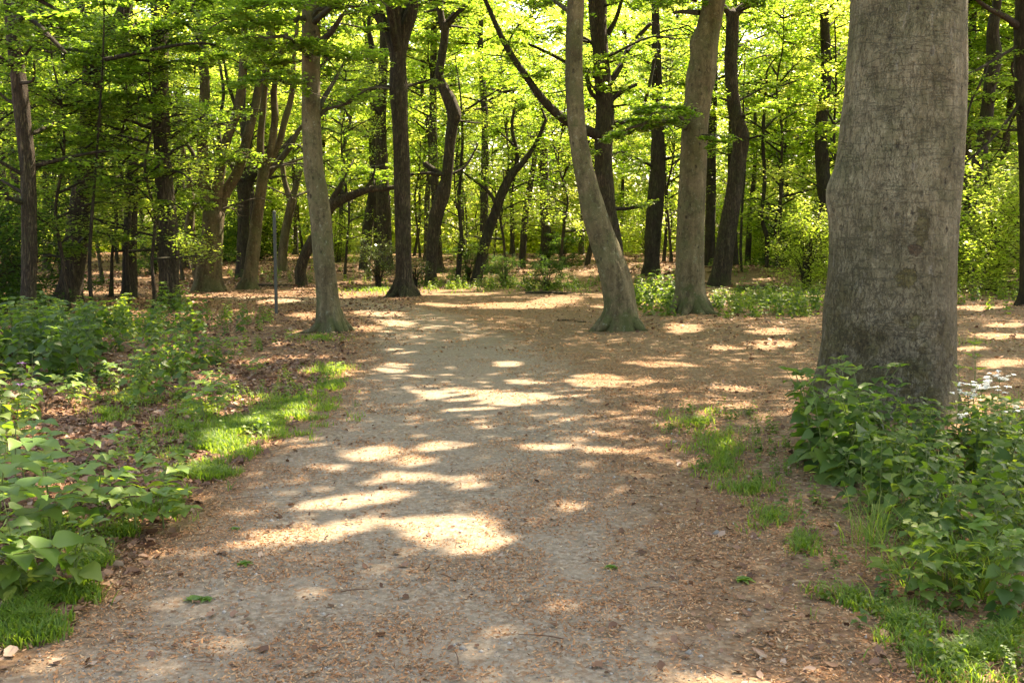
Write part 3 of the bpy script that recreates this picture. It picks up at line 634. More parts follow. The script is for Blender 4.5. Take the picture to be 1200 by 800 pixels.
T('oak_tree', 'dark straight oak in mid path view, forking near the top edge', 31,
  [(473, 346, 27), (473, 338, 23), (473.5, 325, 20), (473, 300, 18.5), (472, 250, 18.5), (471, 200, 19), (469, 150, 19), (467, 105, 21), (466.5, 75, 18), (466, 50, 22)],
  'oak', roots=6, flare=(.4, .25, 6), sides=28, seed=12, canopy=True, extend=False, lump=.10,
  limbs=[(0, [(464, 60, 16), (456, 38, 14), (446, 22, 13), (438, 4, 14), (430, -25, 10), (420, -70, 7)], 'w'), (0, [(469, 60, 16), (474, 38, 16), (481, 18, 15), (484, 0, 14), (482, -40, 13), (488, -100, 9)], 'w'),
         (-.6, [(458, 103, 5), (442, 102, 4), (430, 108, 3.5), (415, 118, 3), (398, 126, 2.5)], 'b'), ([0, .4, .6], [(475, 102, 4), (492, 97, 3), (510, 92, 2.2)], 'b'), (0, [(440, 12, 5), (420, 14, 3.5), (402, 16, 2.5)], 'b')],
  sprays=[(466, 40, 425, 36, -1.5, 190, .7), (480, 10, 530, 5, 1, 160, .8), (470, 60, 492, 62, .5, 90, .5), (440, 5, 400, 35, .8, 260, .9)])
T('oak_tree', 'crooked dark oak with an S-shaped trunk, pale scar and fork on top', 39,
  [(506, 333, 14.3), (505, 320, 13.0), (506, 300, 13.4), (508, 275, 14.3), (512, 250, 16.8), (519, 228, 16.8), (524, 205, 12.6), (527, 170, 12.6), (530, 148, 13.4), (532, 134, 16.8), (527, 118, 15.1), (519, 102, 11.8), (515, 88, 10.1), (518, 65, 9.7), (521, 45, 9.2), (521.5, 28, 10.9)],
  'oak', flare=(.3, .3, 5), sides=28, seed=15, lump=.09, canopy=False, extend=False,
  limbs=[(0, [(520, 35, 9), (516, 15, 8), (515, -10, 8), (512, -50, 7), (505, -110, 4)], 'w'), (0, [(522, 32, 9), (532, 18, 8), (545, 6, 7), (556, -10, 6), (570, -60, 4)], 'w'), (-.3, [(516, 205, 8), (506, 198, 7), (498, 192, 7.5)], 'w'), (-.5, [(520, 205, 4), (500, 203, 4), (480, 205, 3.5), (462, 212, 2)], 'b'),
         ([0, .5, 1], [(526, 205, 3.5), (545, 195, 3), (560, 170, 2)], 'b')],
  sprays=[(522, 30, 565, 50, 2, 120, 1.), (530, 140, 570, 150, 2, 150, .9), (515, 10, 480, 40, 2, 200, 1.)], auto=(3, 9, 13), lsize=.10)
T('oak_tree', 'thin dark tree leaning steeply to the right over the low bushes', 41,
  [(558, 331, 14), (562, 315, 13), (566, 296, 13), (572, 272, 12), (580, 250, 11), (590, 222, 11), (601, 202, 10), (613, 190, 7), (628, 168, 5), (640, 140, 4)],
  'dark', flare=(.3, .2, 4), sides=16, seed=17, lump=.12, extend=False, limbs=[(.2, [(604, 200, 6), (606, 180, 5), (600, 150, 4), (604, 120, 3)], 'b'), (-.2, [(583, 245, 5), (575, 228, 4), (560, 215, 3), (540, 200, 2)], 'b')],
  sprays=[(620, 180, 655, 150, 1, 220, 1.), (602, 170, 570, 140, 1, 200, 1.), (640, 140, 620, 100, 0, 240, 1.)], lsize=.10)
T('beech_tree', 'grey beech curving left up from its mossy spreading foot by the path', 19.0,
  [(726, 386, 40), (727, 370, 39), (726, 350, 37), (721, 325, 35), (713, 300, 32), (702, 268, 30), (695, 245, 29), (688, 215, 25), (682, 190, 22.5), (676, 150, 21), (673, 100, 21), (673, 50, 20.5), (675, 0, 20), (677, -60, 19), (682, -200, 15)],
  'beech', roots=6, flare=(.4, .16, 6), sides=64, seed=22, canopy=True, lump=.09, burl=[(1.3, 4.4, .12, .03), (2.2, 5.4, .09, .025), (3.2, 4.0, .10, .02), (.8, 5.0, .10, .035)], sprays=[(676, 20, 640, -10, 1.5, 200, .8)])
T('oak_tree', 'dark many-branched tree directly behind the curved grey beech', 36,
  [(723, 322, 17), (722, 300, 18), (717, 270, 19), (712, 245, 20), (709, 215, 21), (707, 190, 21), (708, 160, 22), (709, 130, 22), (707, 100, 20), (704, 60, 19), (701, 30, 20), (700, 0, 22), (698, -50, 17)],
  'oak', flare=(.4, .3, 5), sides=24, seed=25, lump=.11, canopy=False,
  limbs=[([0, -.5, -1, -1.3, -1.5, -1.5, -1.5], [(705, 160, 13), (690, 154, 12), (664, 142, 11), (640, 121, 10), (618, 92, 8), (592, 52, 7), (565, -8, 5)], 'b'),
         ([0, .3, .8, 1], [(714, 98, 8), (727, 78, 7), (738, 55, 6), (762, 28, 5), (784, -12, 3.5)][:4], 'b'), (.3, [(712, 40, 7), (722, 22, 5), (730, -5, 4)], 'b'), ([0, .3, .5, .8], [(714, 145, 7), (735, 143, 6), (760, 142, 5), (800, 139, 3)], 'b'),
         ([0, .3, .4], [(713, 120, 7), (728, 108, 6), (746, 99, 4)], 'b'), ([0, -.3, -.3, -.4], [(703, 118, 6), (692, 108, 5), (688, 92, 4.5), (684, 88, 3)], 'b'), ([0, 0, -.4, -.6], [(702, 92, 6), (680, 82, 4.5), (650, 66, 4), (620, 52, 3)], 'b'), ([0, .2, .5], [(703, 62, 5), (690, 48, 4), (664, 36, 3)], 'b'),
         ([0, .6, 1.1, 1.6], [(746, 146, 5), (756, 120, 4.5), (767, 70, 3.5), (772, 30, 3)], 'b'), ([0, .2, .4], [(717, 245, 5), (738, 244, 4), (757, 240, 3)], 'b')],
  sprays=[(735, 60, 770, 40, 1, 180, 1.), (690, 50, 640, 40, -1, 260, 1.2), (640, 122, 600, 130, -1, 240, 1.), (620, 92, 560, 60, -1, 260, 1.2), (760, 142, 790, 160, -2, 180, .9), (590, 60, 620, 20, -1, 240, 1.2), (700, 10, 750, 10, -1, 260, 1.2)], auto=(9, 4.5, 14), lsize=.10)
T('oak_tree', 'shaggy dark trunk clad in leaf tufts between the two grey beeches', 42,
  [(763, 321, 19), (764, 300, 18), (766, 270, 20), (768, 240, 20), (770, 215, 19), (771, 190, 17), (771, 160, 14), (771, 130, 13), (770, 100, 12), (769, 60, 11), (768, 20, 9), (767, -30, 8)], 'dark', flare=(.3, .3, 5), sides=20, seed=27, lump=.2,
  sprays=[(771, 150, 790, 130, -.4, 110, .5), (771, 120, 752, 105, -.3, 110, .5), (770, 80, 788, 70, -.3, 120, .6), (770, 60, 750, 50, 0, 120, .6), (770, 100, 790, 95, .3, 110, .5)], auto=(10, 4, 14), lsize=.10)
T('beech_tree', 'stout straight grey beech with a swollen knot high up, right of the curved one', 24.0,
  [(809, 366, 40), (809.5, 350, 36), (809, 330, 34), (809, 300, 33), (810, 250, 32), (812, 200, 31.5), (814, 150, 31), (818, 115, 31), (821, 92, 34), (823, 80, 33), (826, 60, 29), (830, 35, 27.5), (836, 5, 26), (842, -40, 24), (850, -140, 18)],
  'beech', roots=6, flare=(.35, .2, 6), sides=64, seed=30, lump=.055, canopy=True, burl=[(6.15, math.pi, .22, .10), (2.4, 4.5, .12, .03), (3.6, 5.2, .10, .025), (1.2, 4.2, .14, .03)],
  limbs=[([0, .3, .6], [(820, 15, 7), (800, 14, 5), (790, 15, 4)], 'b')],
  sprays=[(806, 150, 700, 168, -3.0, 560, .8), (806, 145, 750, 152, -3.2, 620, .8), (815, 0, 760, 14, -2.5, 420, 1.), (820, -5, 900, 18, -2, 380, 1.), (815, 160, 840, 172, -1.5, 220, .6), (812, 150, 728, 158, -1.6, 260, .7)], ltint=.38)
T('oak_tree', 'dark wavy oak with a broken knot, just right of the stout beech', 38.5,
  [(842, 333, 24), (845, 318, 23), (848, 300, 22), (852, 275, 21), (856, 250, 20), (860, 225, 19), (863, 200, 19), (867, 178, 18), (868, 160, 20), (865, 145, 18), (861, 130, 17), (858, 105, 15.5), (856.5, 70, 15.5), (858, 45, 15), (859, 16, 15)], 'oak', flare=(.25, .3, 5), sides=28, seed=33, lump=.12, extend=False,
  limbs=[(0, [(859, 22, 12), (866, 12, 9), (875, 5, 8), (886, -4, 7), (905, -30, 5)], 'w'), (0, [(858, 22, 10), (850, 10, 7), (842, 0, 5), (835, -30, 4)], 'w'), (-.2, [(866, 165, 8), (873, 162, 6), (876, 164, 4)], 'w'), ([0, .5, .8], [(864, 118, 3), (878, 112, 2.4), (892, 104, 1.6)], 'b')],
  auto=(9, 4.5, 13), lsize=.10)
T('oak_tree', 'black upright trunk glimpsed right behind the stout beech', 45, [(832, 322, 13), (832, 280, 12), (833, 230, 12), (834, 180, 11), (836, 100, 10), (838, 0, 9)], 'dark', sides=14, lump=.1, flare=(.3, .3, 4), auto=(6, 7, 14), lsize=.11)
# --- the left side
T('beech_tree', 'slim brown tree nearest the left edge with a sunlit flank', 21.8,
  [(33, 374, 19), (33, 360, 18), (34, 320, 17), (34.5, 280, 17), (34, 245, 17.5), (32.5, 200, 17), (30, 170, 18), (27, 140, 18), (23, 105, 18), (19, 70, 17), (16, 45, 16), (12, 0, 15), (8, -80, 13)], 'oak', flare=(.4, .2, 5), sides=28, seed=41, lump=.13, canopy=True, auto=(7, 2.2, 5.5),
  limbs=[([0, -.6, -1.4, -2], [(14, 20, 7), (35, 22, 6), (60, 45, 5), (77, 62, 3)], 'b')],
  sprays=[(16, 30, 65, 16, -3.5, 520, .9), (16, 60, -30, 60, -2, 300, .9), (14, 10, 100, 5, -3., 360, .9), (30, 120, -30, 110, 1, 300, .9), (30, 160, 80, 150, 2, 260, .9), (34, 230, -10, 215, 1, 240, .8), (34, 200, 70, 210, 2, 230, .8)], ltint=.4)
T('oak_tree', 'thick forked oak half hidden by leaves, second from the left edge', 27.5,
  [(79, 354, 28), (82, 335, 26), (86, 310, 25), (90, 280, 26), (94, 255, 27), (98, 220, 26), (101, 195, 25), (106, 150, 24), (109, 100, 24), (111, 62, 26)], 'oak', flare=(.35, .3, 5), sides=28, seed=43, lump=.09, extend=False,
  limbs=[(0, [(110, 68, 20), (102, 48, 17), (94, 20, 15), (88, -10, 14), (78, -80, 10)], 'w'), (0, [(113, 68, 18), (124, 48, 17), (138, 28, 16), (148, 2, 15), (160, -60, 11)], 'w'), ([0, -1, -2], [(88, 32, 7), (74, 62, 5), (78, 85, 3)], 'b')],
  sprays=[(100, 90, 150, 62, -3, 420, 1.), (104, 110, 60, 105, -3, 360, 1.), (100, 140, 150, 120, -3, 420, 1.), (98, 190, 140, 175, -3, 400, 1.), (95, 230, 130, 220, -3, 330, .9), (98, 170, 60, 180, -2.5, 330, .9), (90, 290, 130, 285, -3, 260, .9), (88, 300, 60, 320, -3, 220, .9), (110, 60, 60, 40, -2, 300, 1.)], auto=(14, 2.4, 9), lsize=.09, ltint=.45)
T('oak_tree', 'short-looking dark trunk standing alone on sunlit leaf fall, left side', 31, [(151, 349, 19), (152, 335, 18), (152, 300, 16), (153, 260, 15), (154, 220, 15), (155, 170, 14), (154, 100, 13), (150, 20, 12), (148, -60, 10)], 'dark', flare=(.25, .2, 4), sides=20, seed=45, canopy=True,
  sprays=[(154, 200, 110, 215, -2, 300, 1.), (154, 180, 195, 190, -1, 300, 1.), (153, 240, 120, 262, -2.5, 260, .9), (153, 230, 190, 235, -1, 200, .9), (154, 150, 120, 150, -2, 300, 1.), (154, 120, 200, 110, -2, 320, 1.)], auto=(9, 2.5, 9), lsize=.09)
T('beech_tree', 'dark upright trunk at left between the lone trunk and the many-stemmed beech', 26.5,
  [(198, 360, 26), (198, 348, 24), (198, 320, 23), (198, 290, 23), (196, 250, 21.5), (193, 215, 20), (190.5, 180, 19), (189, 140, 19), (188, 90, 19), (187.5, 40, 20), (187, 0, 20), (186, -80, 16)], 'oak', flare=(.3, .25, 5), sides=32, seed=47, canopy=True, lump=.1, auto=(9, 2.8, 7),
  limbs=[(0, [(191, 12, 8), (200, 0, 7), (216, -20, 5)], 'b'), ([0, 0, .3], [(184, 14, 7), (178, 2, 6), (168, -20, 5)], 'b')],
  sprays=[(188, 40, 240, 58, -3.2, 640, 1.), (188, 0, 130, 12, -3., 520, 1.1), (188, 10, 285, 8, -3., 560, 1.1), (189, 100, 120, 95, -2.6, 420, 1.), (188, 50, 150, 40, -3, 380, .9), (188, 30, 260, 30, -3.5, 600, 1.), (189, 80, 228, 92, -2.4, 300, .8), (194, 205, 232, 222, -2.4, 280, .7), (194, 240, 222, 252, -2.2, 160, .5), (190, 130, 150, 132, -2.5, 330, .9), (190, 195, 165, 212, -2., 160, .6), (188, 70, 205, 45, -1.5, 260, .7)], ltint=.42)
T('beech_tree', 'old beech with two fused stems splitting into five upright limbs', 34.5,
  [(244, 339, 34), (244, 328, 31), (245, 310, 29), (247, 290, 26), (249, 270, 24), (250, 250, 24)], 'beech_warm', flare=(.35, .3, 5), sides=32, seed=50, lump=.14, extend=False,
  limbs=[(0, [(238, 332, 20), (231, 308, 16), (226, 285, 14), (222, 268, 12), (224, 240, 9), (220, 200, 7), (210, 160, 5)], 'w'), (0, [(249, 262, 18), (243, 235, 14), (239, 200, 13), (237, 160, 13), (240, 100, 12), (236, 50, 10), (232, -30, 8)], 'w'), (0, [(251, 262, 16), (254, 232, 14), (259, 195, 12), (267, 160, 11), (278, 130, 11), (284, 90, 10), (286, 40, 8), (292, -30, 7)], 'w'),
         (.3, [(253, 258, 15), (265, 225, 13), (279, 200, 12), (290, 160, 11), (300, 120, 10), (306, 80, 8), (318, 30, 6)], 'w'), (.5, [(240, 240, 6), (232, 210, 5), (226, 180, 5), (214, 160, 4), (206, 120, 3)], 'b'), (.4, [(262, 190, 6), (256, 150, 5), (262, 110, 4), (255, 60, 3)], 'b'), (.2, [(278, 130, 5), (268, 100, 4), (262, 70, 3)], 'b')],
  sprays=[(226, 240, 200, 235, -2, 220, .9), (222, 250, 240, 248, -2.5, 160, .6), (262, 60, 300, 40, -1, 260, 1.1), (240, 50, 210, 60, -1, 260, 1.1), (300, 80, 330, 70, -1, 240, 1.)], auto=(5, 7, 12), lsize=.10)
T('beech_tree', 'warm brown beech leaning right with branching stems, behind the metal post', 35.5,
  [(291, 337, 20), (293, 325, 17), (296, 300, 16), (299, 275, 14), (302, 250, 13), (306, 222, 13), (309, 200, 13)], 'beech_warm', flare=(.5, .25, 5), sides=28, seed=52, lump=.10, extend=False,
  limbs=[(0, [(308, 205, 9), (305, 170, 9), (308, 130, 8), (312, 90, 7), (318, 40, 5)], 'w'), (0, [(309, 205, 10), (318, 170, 9), (322, 140, 9), (322, 100, 7), (336, 40, 5)], 'w'), (.3, [(311, 200, 9), (326, 170, 8), (334, 140, 8), (342, 110, 7), (345, 60, 5), (352, 0, 4)], 'w'), (.6, [(305, 215, 9), (322, 195, 8), (340, 172, 7), (352, 150, 5), (372, 140, 3)], 'b')],
  sprays=[(312, 90, 280, 75, -1, 260, 1.), (322, 100, 345, 80, -1, 240, 1.), (340, 170, 360, 185, -1, 120, .8)], auto=(5, 7, 12), lsize=.10)
T('oak_tree', 'dark trunk with red-brown sun flecks between two pale leaning beeches', 43, [(283, 328, 14), (284, 300, 14), (285, 265, 13.5), (285, 240, 14), (286, 215, 16)], 'dark', flare=(.2, .2, 4), sides=18, seed=54, lump=.16, extend=False,
  limbs=[(0, [(285, 222, 13), (275, 195, 10), (262, 180, 8), (250, 170, 6)], 'w'), (0, [(287, 222, 12), (300, 200, 10), (322, 185, 9), (345, 160, 7)], 'w'), (0, [(286, 220, 10), (288, 180, 9), (284, 120, 8), (290, 40, 6)], 'w')], auto=(5, 5, 12), lsize=.11)
T('beech_tree', 'slender pale beech forking low behind the upper part of the metal post', 47, [(330, 321, 13), (331, 300, 11), (334, 275, 10), (339, 250, 10), (343, 232, 10)], 'beech_warm', flare=(.5, .3, 4), sides=18, seed=56, extend=False,
  limbs=[(0, [(341, 238, 8), (333, 210, 6), (330, 190, 6), (322, 160, 5), (318, 100, 4)], 'w'), (0, [(342, 236, 8), (350, 205, 7), (356, 180, 6), (365, 140, 5), (370, 60, 4)], 'w')], auto=(5, 6, 12), lsize=.11)
T('oak_tree', 'low dark oak whose long curved limb arches right of the young grey beech', 37.5, [(353, 327, 13), (352, 318, 13), (356, 303, 12), (362, 290, 12.5), (372, 272, 12), (380, 256, 12.5), (387, 243, 12), (398, 235, 12), (415, 228, 10), (432, 222, 8), (452, 221, 6), (470, 218, 4)], 'oak', flare=(.2, .2, 4), sides=18, seed=58, lump=.12, extend=False,
  limbs=[(0, [(386, 246, 7), (390, 232, 6.5), (396, 224, 7), (401, 214, 5)], 'w'), (0, [(372, 272, 7), (368, 240, 6), (374, 200, 5), (366, 150, 4)], 'w'), (0, [(425, 225, 4), (436, 210, 3), (440, 195, 2)], 'b')],
  sprays=[(440, 222, 430, 190, 1, 160, .9), (398, 220, 420, 180, 1, 220, 1.)], lsize=.10)
T('oak_tree', 'dark trunk between the arching limb and the straight forked oak', 50, [(427, 312, 13), (429, 290, 13), (431, 265, 13), (435, 240, 12), (438, 215, 11), (440, 150, 9), (436, 60, 7)], 'dark', sides=16, lump=.1, flare=(.3, .3, 4), auto=(7, 6, 14), lsize=.12)
T('oak_tree', 'broad brown trunk touching the left side of the straight forked oak', 49, [(451, 310, 19), (451, 285, 17), (450, 260, 17), (449, 235, 17), (448, 205, 15), (446, 140, 13), (450, 40, 10)], 'oak', sides=18, lump=.1, flare=(.3, .3, 4), auto=(7, 6, 14), lsize=.12)
# --- right side
T('oak_tree', 'dark trunk cut off by the right edge with bare arching twigs', 27, [(1209, 348, 26), (1208, 300, 24), (1206, 200, 22), (1203, 130, 22), (1200, 80, 22), (1201, 40, 24), (1203, 0, 24), (1206, -80, 20)], 'dark', sides=20, lump=.1, seed=61, canopy=True,
  limbs=[([0, -.5, -1, -1.4], [(1194, 32, 9), (1178, 20, 7), (1158, 10, 5), (1140, -4, 4)], 'b'), ([0, -.5, -1, -1.3], [(1196, 52, 4), (1172, 66, 3.4), (1145, 82, 3), (1122, 92, 2)], 'b'), ([0, -.3, -.7, -1], [(1198, 115, 4), (1180, 142, 3.4), (1155, 170, 3), (1120, 200, 2)], 'b'), ([0, -.3, -.5, -.7], [(1160, 68, 4), (1150, 95, 3), (1138, 120, 2.6), (1130, 152, 2)], 'b'), ([0, 0, 0], [(1200, 153, 2.4), (1160, 152, 2.2), (1118, 151, 1.8)], 'b')],
  sprays=[(1200, 120, 1160, 190, 1.5, 200, .9), (1200, 60, 1180, 120, 2, 160, .8)])
T('oak_tree', 'ragged dark trunk behind the twigs near the right edge', 40, [(1132, 322, 15), (1134, 280, 15), (1138, 220, 15), (1150, 175, 14), (1156, 140, 15), (1160, 100, 15), (1165, 68, 18), (1163, 38, 14), (1168, 0, 10)], 'dark', sides=18, lump=.18, seed=63, flare=(.3, .3, 4),
  sprays=[(1155, 140, 1185, 160, -1, 200, .9), (1140, 220, 1170, 235, -1.5, 260, 1.), (1138, 250, 1120, 262, -1.5, 200, .9), (1158, 110, 1130, 120, -1, 160, .8), (1150, 180, 1190, 200, -2, 240, 1.)], auto=(5, 4, 10), lsize=.11, leafmat='leaf_far')
T('oak_tree', 'blurred dark trunk close beside the left flank of the huge beech', 41, [(962, 318, 14), (963, 280, 14), (966, 240, 15), (964, 200, 16), (962, 150, 14), (968, 90, 12), (966, 0, 10)], 'dark', sides=16, lump=.12, flare=(.3, .3, 4), auto=(6, 5, 12), lsize=.11, leafmat='leaf_far')
# --- unseen trees added beside the frame and behind to carry the shading canopy
OFF = [(9.5, 9.5), (13, 17.5), (19, 27), (26, 33), (31, 24), (24, 14), (-9.5, 9.5), (-13, 18), (32, 44), (20, 38.5), (12, 31), (-17, 30), (17, 8), (36, 34)]
offlab = ['right of the nettle patch', 'beyond the side clearing at right', 'at the far right of the clearing', 'deep in the wood at far right', 'well outside the right edge', 'right of the clearing, out of view', 'left of the nearest seedlings', 'left of the slim brown tree', 'far back beyond the right edge', 'behind the huge beech on the right', 'directly behind the huge beech', 'far left beyond the forked oak', 'close by the path but past the right edge', 'farthest out past the right edge']
for (x, y), lb in zip(OFF, offlab):
    bz = float(height(x, y)); u0, v0 = PX(np.array([x, y, bz])); dd = y
    P = [(x, y, bz), (x+.1, y, bz+3), (x+rng.normal(0, .3), y+rng.normal(0, .3), bz+7), (x+rng.normal(0, .6), y+rng.normal(0, .6), bz+13)]
    root = thing('beech_tree', 'tall unseen beech added for shade, '+lb, 'tree', (x, y, bz)); W = Acc()
    Q, rr = tube(W, np.vstack([[x, y, bz-.3], P]), [.3, .27, .24, .19, .08], 20, .25, .07, (.5, .3, 5), int(x*3+50))
    obj('trunk', W.mesh('trunk', M['beech'], (x, y, bz), True), root)
    CAN_TREES.append(dict(root=root, base=np.array([x, y, bz]), top=Q[-1], r=.08, tz=Q, rr=rr, B=Acc(), L=Acc(), mat='beech', lm='leaf'))
# --- unseen roof of leaves added for shade: spread through the trees' upper crowns, opened where the sun comes down
def canopy_layer(n, y0, y1, x0, x1):
    x = rng.uniform(x0, x1, n); y = rng.uniform(y0, y1, n)
    z = np.maximum(8.2, .27*y+3.0)+4.5*vn(x/3.5, y/3.5, 90)+rng.uniform(0, 1, n)**1.5*2.5
    return np.stack([x, y, z], -1)
P = canopy_layer(430000, 2, 41, -17, 38)
# leave out what never shades the visible ground
t = P[:, 2]/SD[2]; g = P-SD*t[:, None]
P = P[(np.abs(g[:, 0]) < .56*g[:, 1]+4.5) & (g[:, 1] > -1.5)]
P = P[~lit(P)]
bx = np.array([[c['top'][0], c['top'][1]] for c in CAN_TREES])
jit = rng.normal(0, .5, (len(P), 2)); best = np.full(len(P), 1e9); idx = np.zeros(len(P), int)
for i, b in enumerate(bx):
    d = np.hypot(P[:, 0]+jit[:, 0]-b[0], P[:, 1]+jit[:, 1]-b[1]); k = d < best; best[k] = d[k]; idx[k] = i
for i, c in enumerate(CAN_TREES):
    pts = P[idx == i]
    if len(pts):
        leaves(c['L'], pts, .20, .45)
        zt = c['tz'][:, 2]
        for k in range(9):
            tgt = pts[rng.integers(len(pts))]; st = int(np.argmin(np.abs(zt-min(tgt[2]-2., zt.max()-.5)))); s0 = c['tz'][st]
            if PX((s0+tgt)/2)[1] > -10 and abs(PX((s0+tgt)/2)[0]-600) < 650: continue
            L_ = np.linalg.norm(tgt-s0); mid = (s0+tgt)/2+rng.normal(0, .06*L_, 3)+np.array([0, 0, .12*L_])
            rad = min(c['rr'][st]*.6, .13); Lb = Acc(); tube(Lb, [s0, mid, tgt], [rad, rad*.6, .02], 6, .5); obj('limb', Lb.mesh('limb', M['limb'] if c['mat'].startswith('beech') or c['mat'] == 'bigbeech' else M['dark'], c['base'], True), c['root'])
    if c['B'].V: obj('branches', c['B'].mesh('branches', M['limb'] if c['mat'].startswith('beech') or c['mat'] == 'bigbeech' else M['dark'], c['base'], True), c['root'])
    if c['L'].V: obj('crown', c['L'].mesh('crown', M[c['lm']], c['base']), c['root'])

# ---------------------------------------------------------------- the wood behind: repeated slender trees
FLARE_WORLD = False
def woodland_proto(k, h, r, z0, nl, lsz, spread, lab):
    root = thing('woodland_tree', lab, 'tree', (0, 0, -50), 'slender trees of the far wood')
    W = Acc(); B = Acc(); L_ = Acc()
    P = [(0, 0, -.4)]; x = y = 0.
    for i in range(7):
        x += rng.normal(0, .16); y += rng.normal(0, .16); P.append((x, y, h*(i+.01)/6))
    Q, rr = tube(W, P, [r*1.1, r]+[r*(1-.13*i) for i in range(1, 7)], 12, .35, .12, (.5, .3, 4), k*7)
    zz = Q[:, 2]
    nlimb = int(nl/260)
    for i in range(nlimb):
        z = z0+(h-z0)*rng.uniform(0, 1)**.9; kk = int(np.argmin(np.abs(zz-z))); an = rng.uniform(0, 2*np.pi)
        Lh = spread*(1.1-.6*((z-z0)/(h-z0))**2)*rng.uniform(.5, 1.1)
        e = Q[kk]+np.array([math.cos(an)*Lh, math.sin(an)*Lh, Lh*rng.uniform(-.1, .5)])
        spray(L_, B, Q[kk], e, .02+.008*Lh, 235, lsz, 1.35, .25, rng.uniform(.1, .95), carve=False, thick=.3)
    obj('trunk', W.mesh('trunk', M['dark' if k % 3 else 'oak'], smooth=True), root)
    obj('branches', B.mesh('branches', M['dark'], smooth=True), root)
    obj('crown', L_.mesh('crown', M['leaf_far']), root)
    return root
zones = {
 'L': 'slender tree in the crowded far wood at left, one of many alike',
 'M': 'slender tree in the far wood beyond the end of the path, one of many alike',
 'R': 'slender tree in the bright far wood at right, one of many alike'}
protos = [woodland_proto(k, h, r, z0, nl, ls, sp_, zones['M']) for k, (h, r, z0, nl, ls, sp_) in enumerate([
  (17, .16, 5.0, 13500, .16, 3.4), (20, .20, 6.4, 16500, .16, 3.9), (15, .12, 4.4, 11500, .16, 3.0), (22, .24, 7.0, 19000, .17, 4.2), (18, .14, 5.4, 13500, .16, 3.6), (13, .09, 3.2, 8000, .15, 2.8)])]
used = set(); placed = []
def zone(x, y):
    u, v = PX(np.array([x, y, 3.])); return 'L' if u < 400 else ('M' if u < 780 else 'R')
cnt = 0
keepout = [(u0, D0) for u0, D0 in ((473, 31), (506, 39), (558, 41), (809, 24), (842, 38.5), (763, 42), (244, 34.5), (291, 35.5), (330, 47), (353, 37.5))]
tries = 0
while cnt < 118 and tries < 6000:
    tries += 1
    y = 43+58*rng.uniform(0, 1)**.85; x = rng.uniform(-1, 1)*(.56*y+4)
    if any((x-a)**2+(y-b)**2 < (2.1 if y < 60 else 2.8)**2 for a, b in placed): continue
    if y < 50 and 4 < x < 8 and y > 44: continue
    placed.append((x, y)); k = int(rng.integers(6)); z = float(height(x, y)); rz = rng.uniform(0, 6.28); s_ = rng.uniform(.8, 1.2)
    lb = zones[zone(x, y)]; gp = {'L': 'slender trees crowding the far left wood', 'M': 'slender trees beyond the end of the path', 'R': 'slender trees of the bright far right wood'}[zone(x, y)]
    if k not in used:
        used.add(k); o = protos[k]; o.location = (x, y, z); o.rotation_euler = (0, 0, rz); o.scale = (s_,)*3; o['label'] = lb; o['group'] = gp
    else: dup(protos[k], (x, y, z), rz, lb, s_, gp, .05)
    cnt += 1
# distant mass of foliage beyond the separate trees
A = Acc(); n = 420000
ang = rng.uniform(-.72, .72, n); dd = rng.uniform(92, 112, n); x = np.sin(ang)*dd; y = np.cos(ang)*dd
cl = vn(x/4, y/4, 95)
z = height(x, y)+rng.uniform(0, 1, n)**1.0*(22+12*cl)
k = fbm(x/3+z/3.1, y/3-z/2.3, 96, 3) > .465
leaves(A, np.stack([x, y, z], -1)[k], .42, .6, base=.75)
n = 260000; ang = rng.uniform(-.75, .75, n); dd = rng.uniform(76, 100, n); x = np.sin(ang)*dd; y = np.cos(ang)*dd
z = height(x, y)+rng.uniform(0, 1, n)**1.2*(4.5+6*vn(x/5, y/5, 97)); k = (fbm(x/2.5+z, y/2.5-z, 98, 3) > .44)
leaves(A, np.stack([x, y, z], -1)[k], .32, .7, base=.85)
kind(obj('distant_foliage', A.mesh('distant_foliage', M['leaf_far'])), 'stuff')

# ---------------------------------------------------------------- shrubs
def shrub_proto(name, lab, h, rad, nst, nl, lsz, mat, tier=.3, base=.45, grp=None, low=.25, thk=.2):
    root = thing(name, lab, 'shrub', (0, 0, -50), grp); B = Acc(); L_ = Acc()
    for i in range(nst):
        an = rng.uniform(0, 6.28); zz = h*rng.uniform(low, 1.); rr_ = rad*rng.uniform(.35, 1)*math.sqrt(max(.15, 1-(zz/h)**2*.75))
        stem = np.array([math.cos(an)*rr_*.25, math.sin(an)*rr_*.25, zz*.6]); e = np.array([math.cos(an)*rr_, math.sin(an)*rr_, zz])
        tube(B, [(math.cos(an)*.08, math.sin(an)*.08, -.1), stem*np.array([.6, .6, .6]), stem], [.03, .022, .015], 5, .4)
        spray(L_, B, stem, e, .014, nl//nst, lsz, .7*rad/1.5+.2, tier, base, carve=False, thick=thk)
    obj('stems', B.mesh('stems', M['dark'], smooth=True), root); obj('leaves', L_.mesh('leaves', M[mat]), root)
    return root
def place(root, u, v, rz, sc, label, first, group=None, D=None):
    p = G(np.array(float(u)), np.array(float(v))) if D is None else np.array([at(u, v, D)[0], D, float(height(at(u, v, D)[0], D))])
    if first: root.location = p; root.rotation_euler = (0, 0, rz); root.scale = (sc,)*3; root['label'] = label; o = root
    else: o = dup(root, p, rz, label, sc)
    if group: o['group'] = group
    return o
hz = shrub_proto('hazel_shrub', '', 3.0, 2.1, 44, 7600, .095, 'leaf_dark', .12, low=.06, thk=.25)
place(hz, 590, 333, .3, .45, 'dark green tiered shrub at the foot of the leaning dark tree', True, D=38)
place(hz, 640, 333, 1.7, .45, 'low spreading dark shrub left of the curved grey beech', False, D=35)
place(hz, 548, 330, 3.1, .6, 'green shrub squeezed between the crooked oak and the leaning tree', False, D=43)
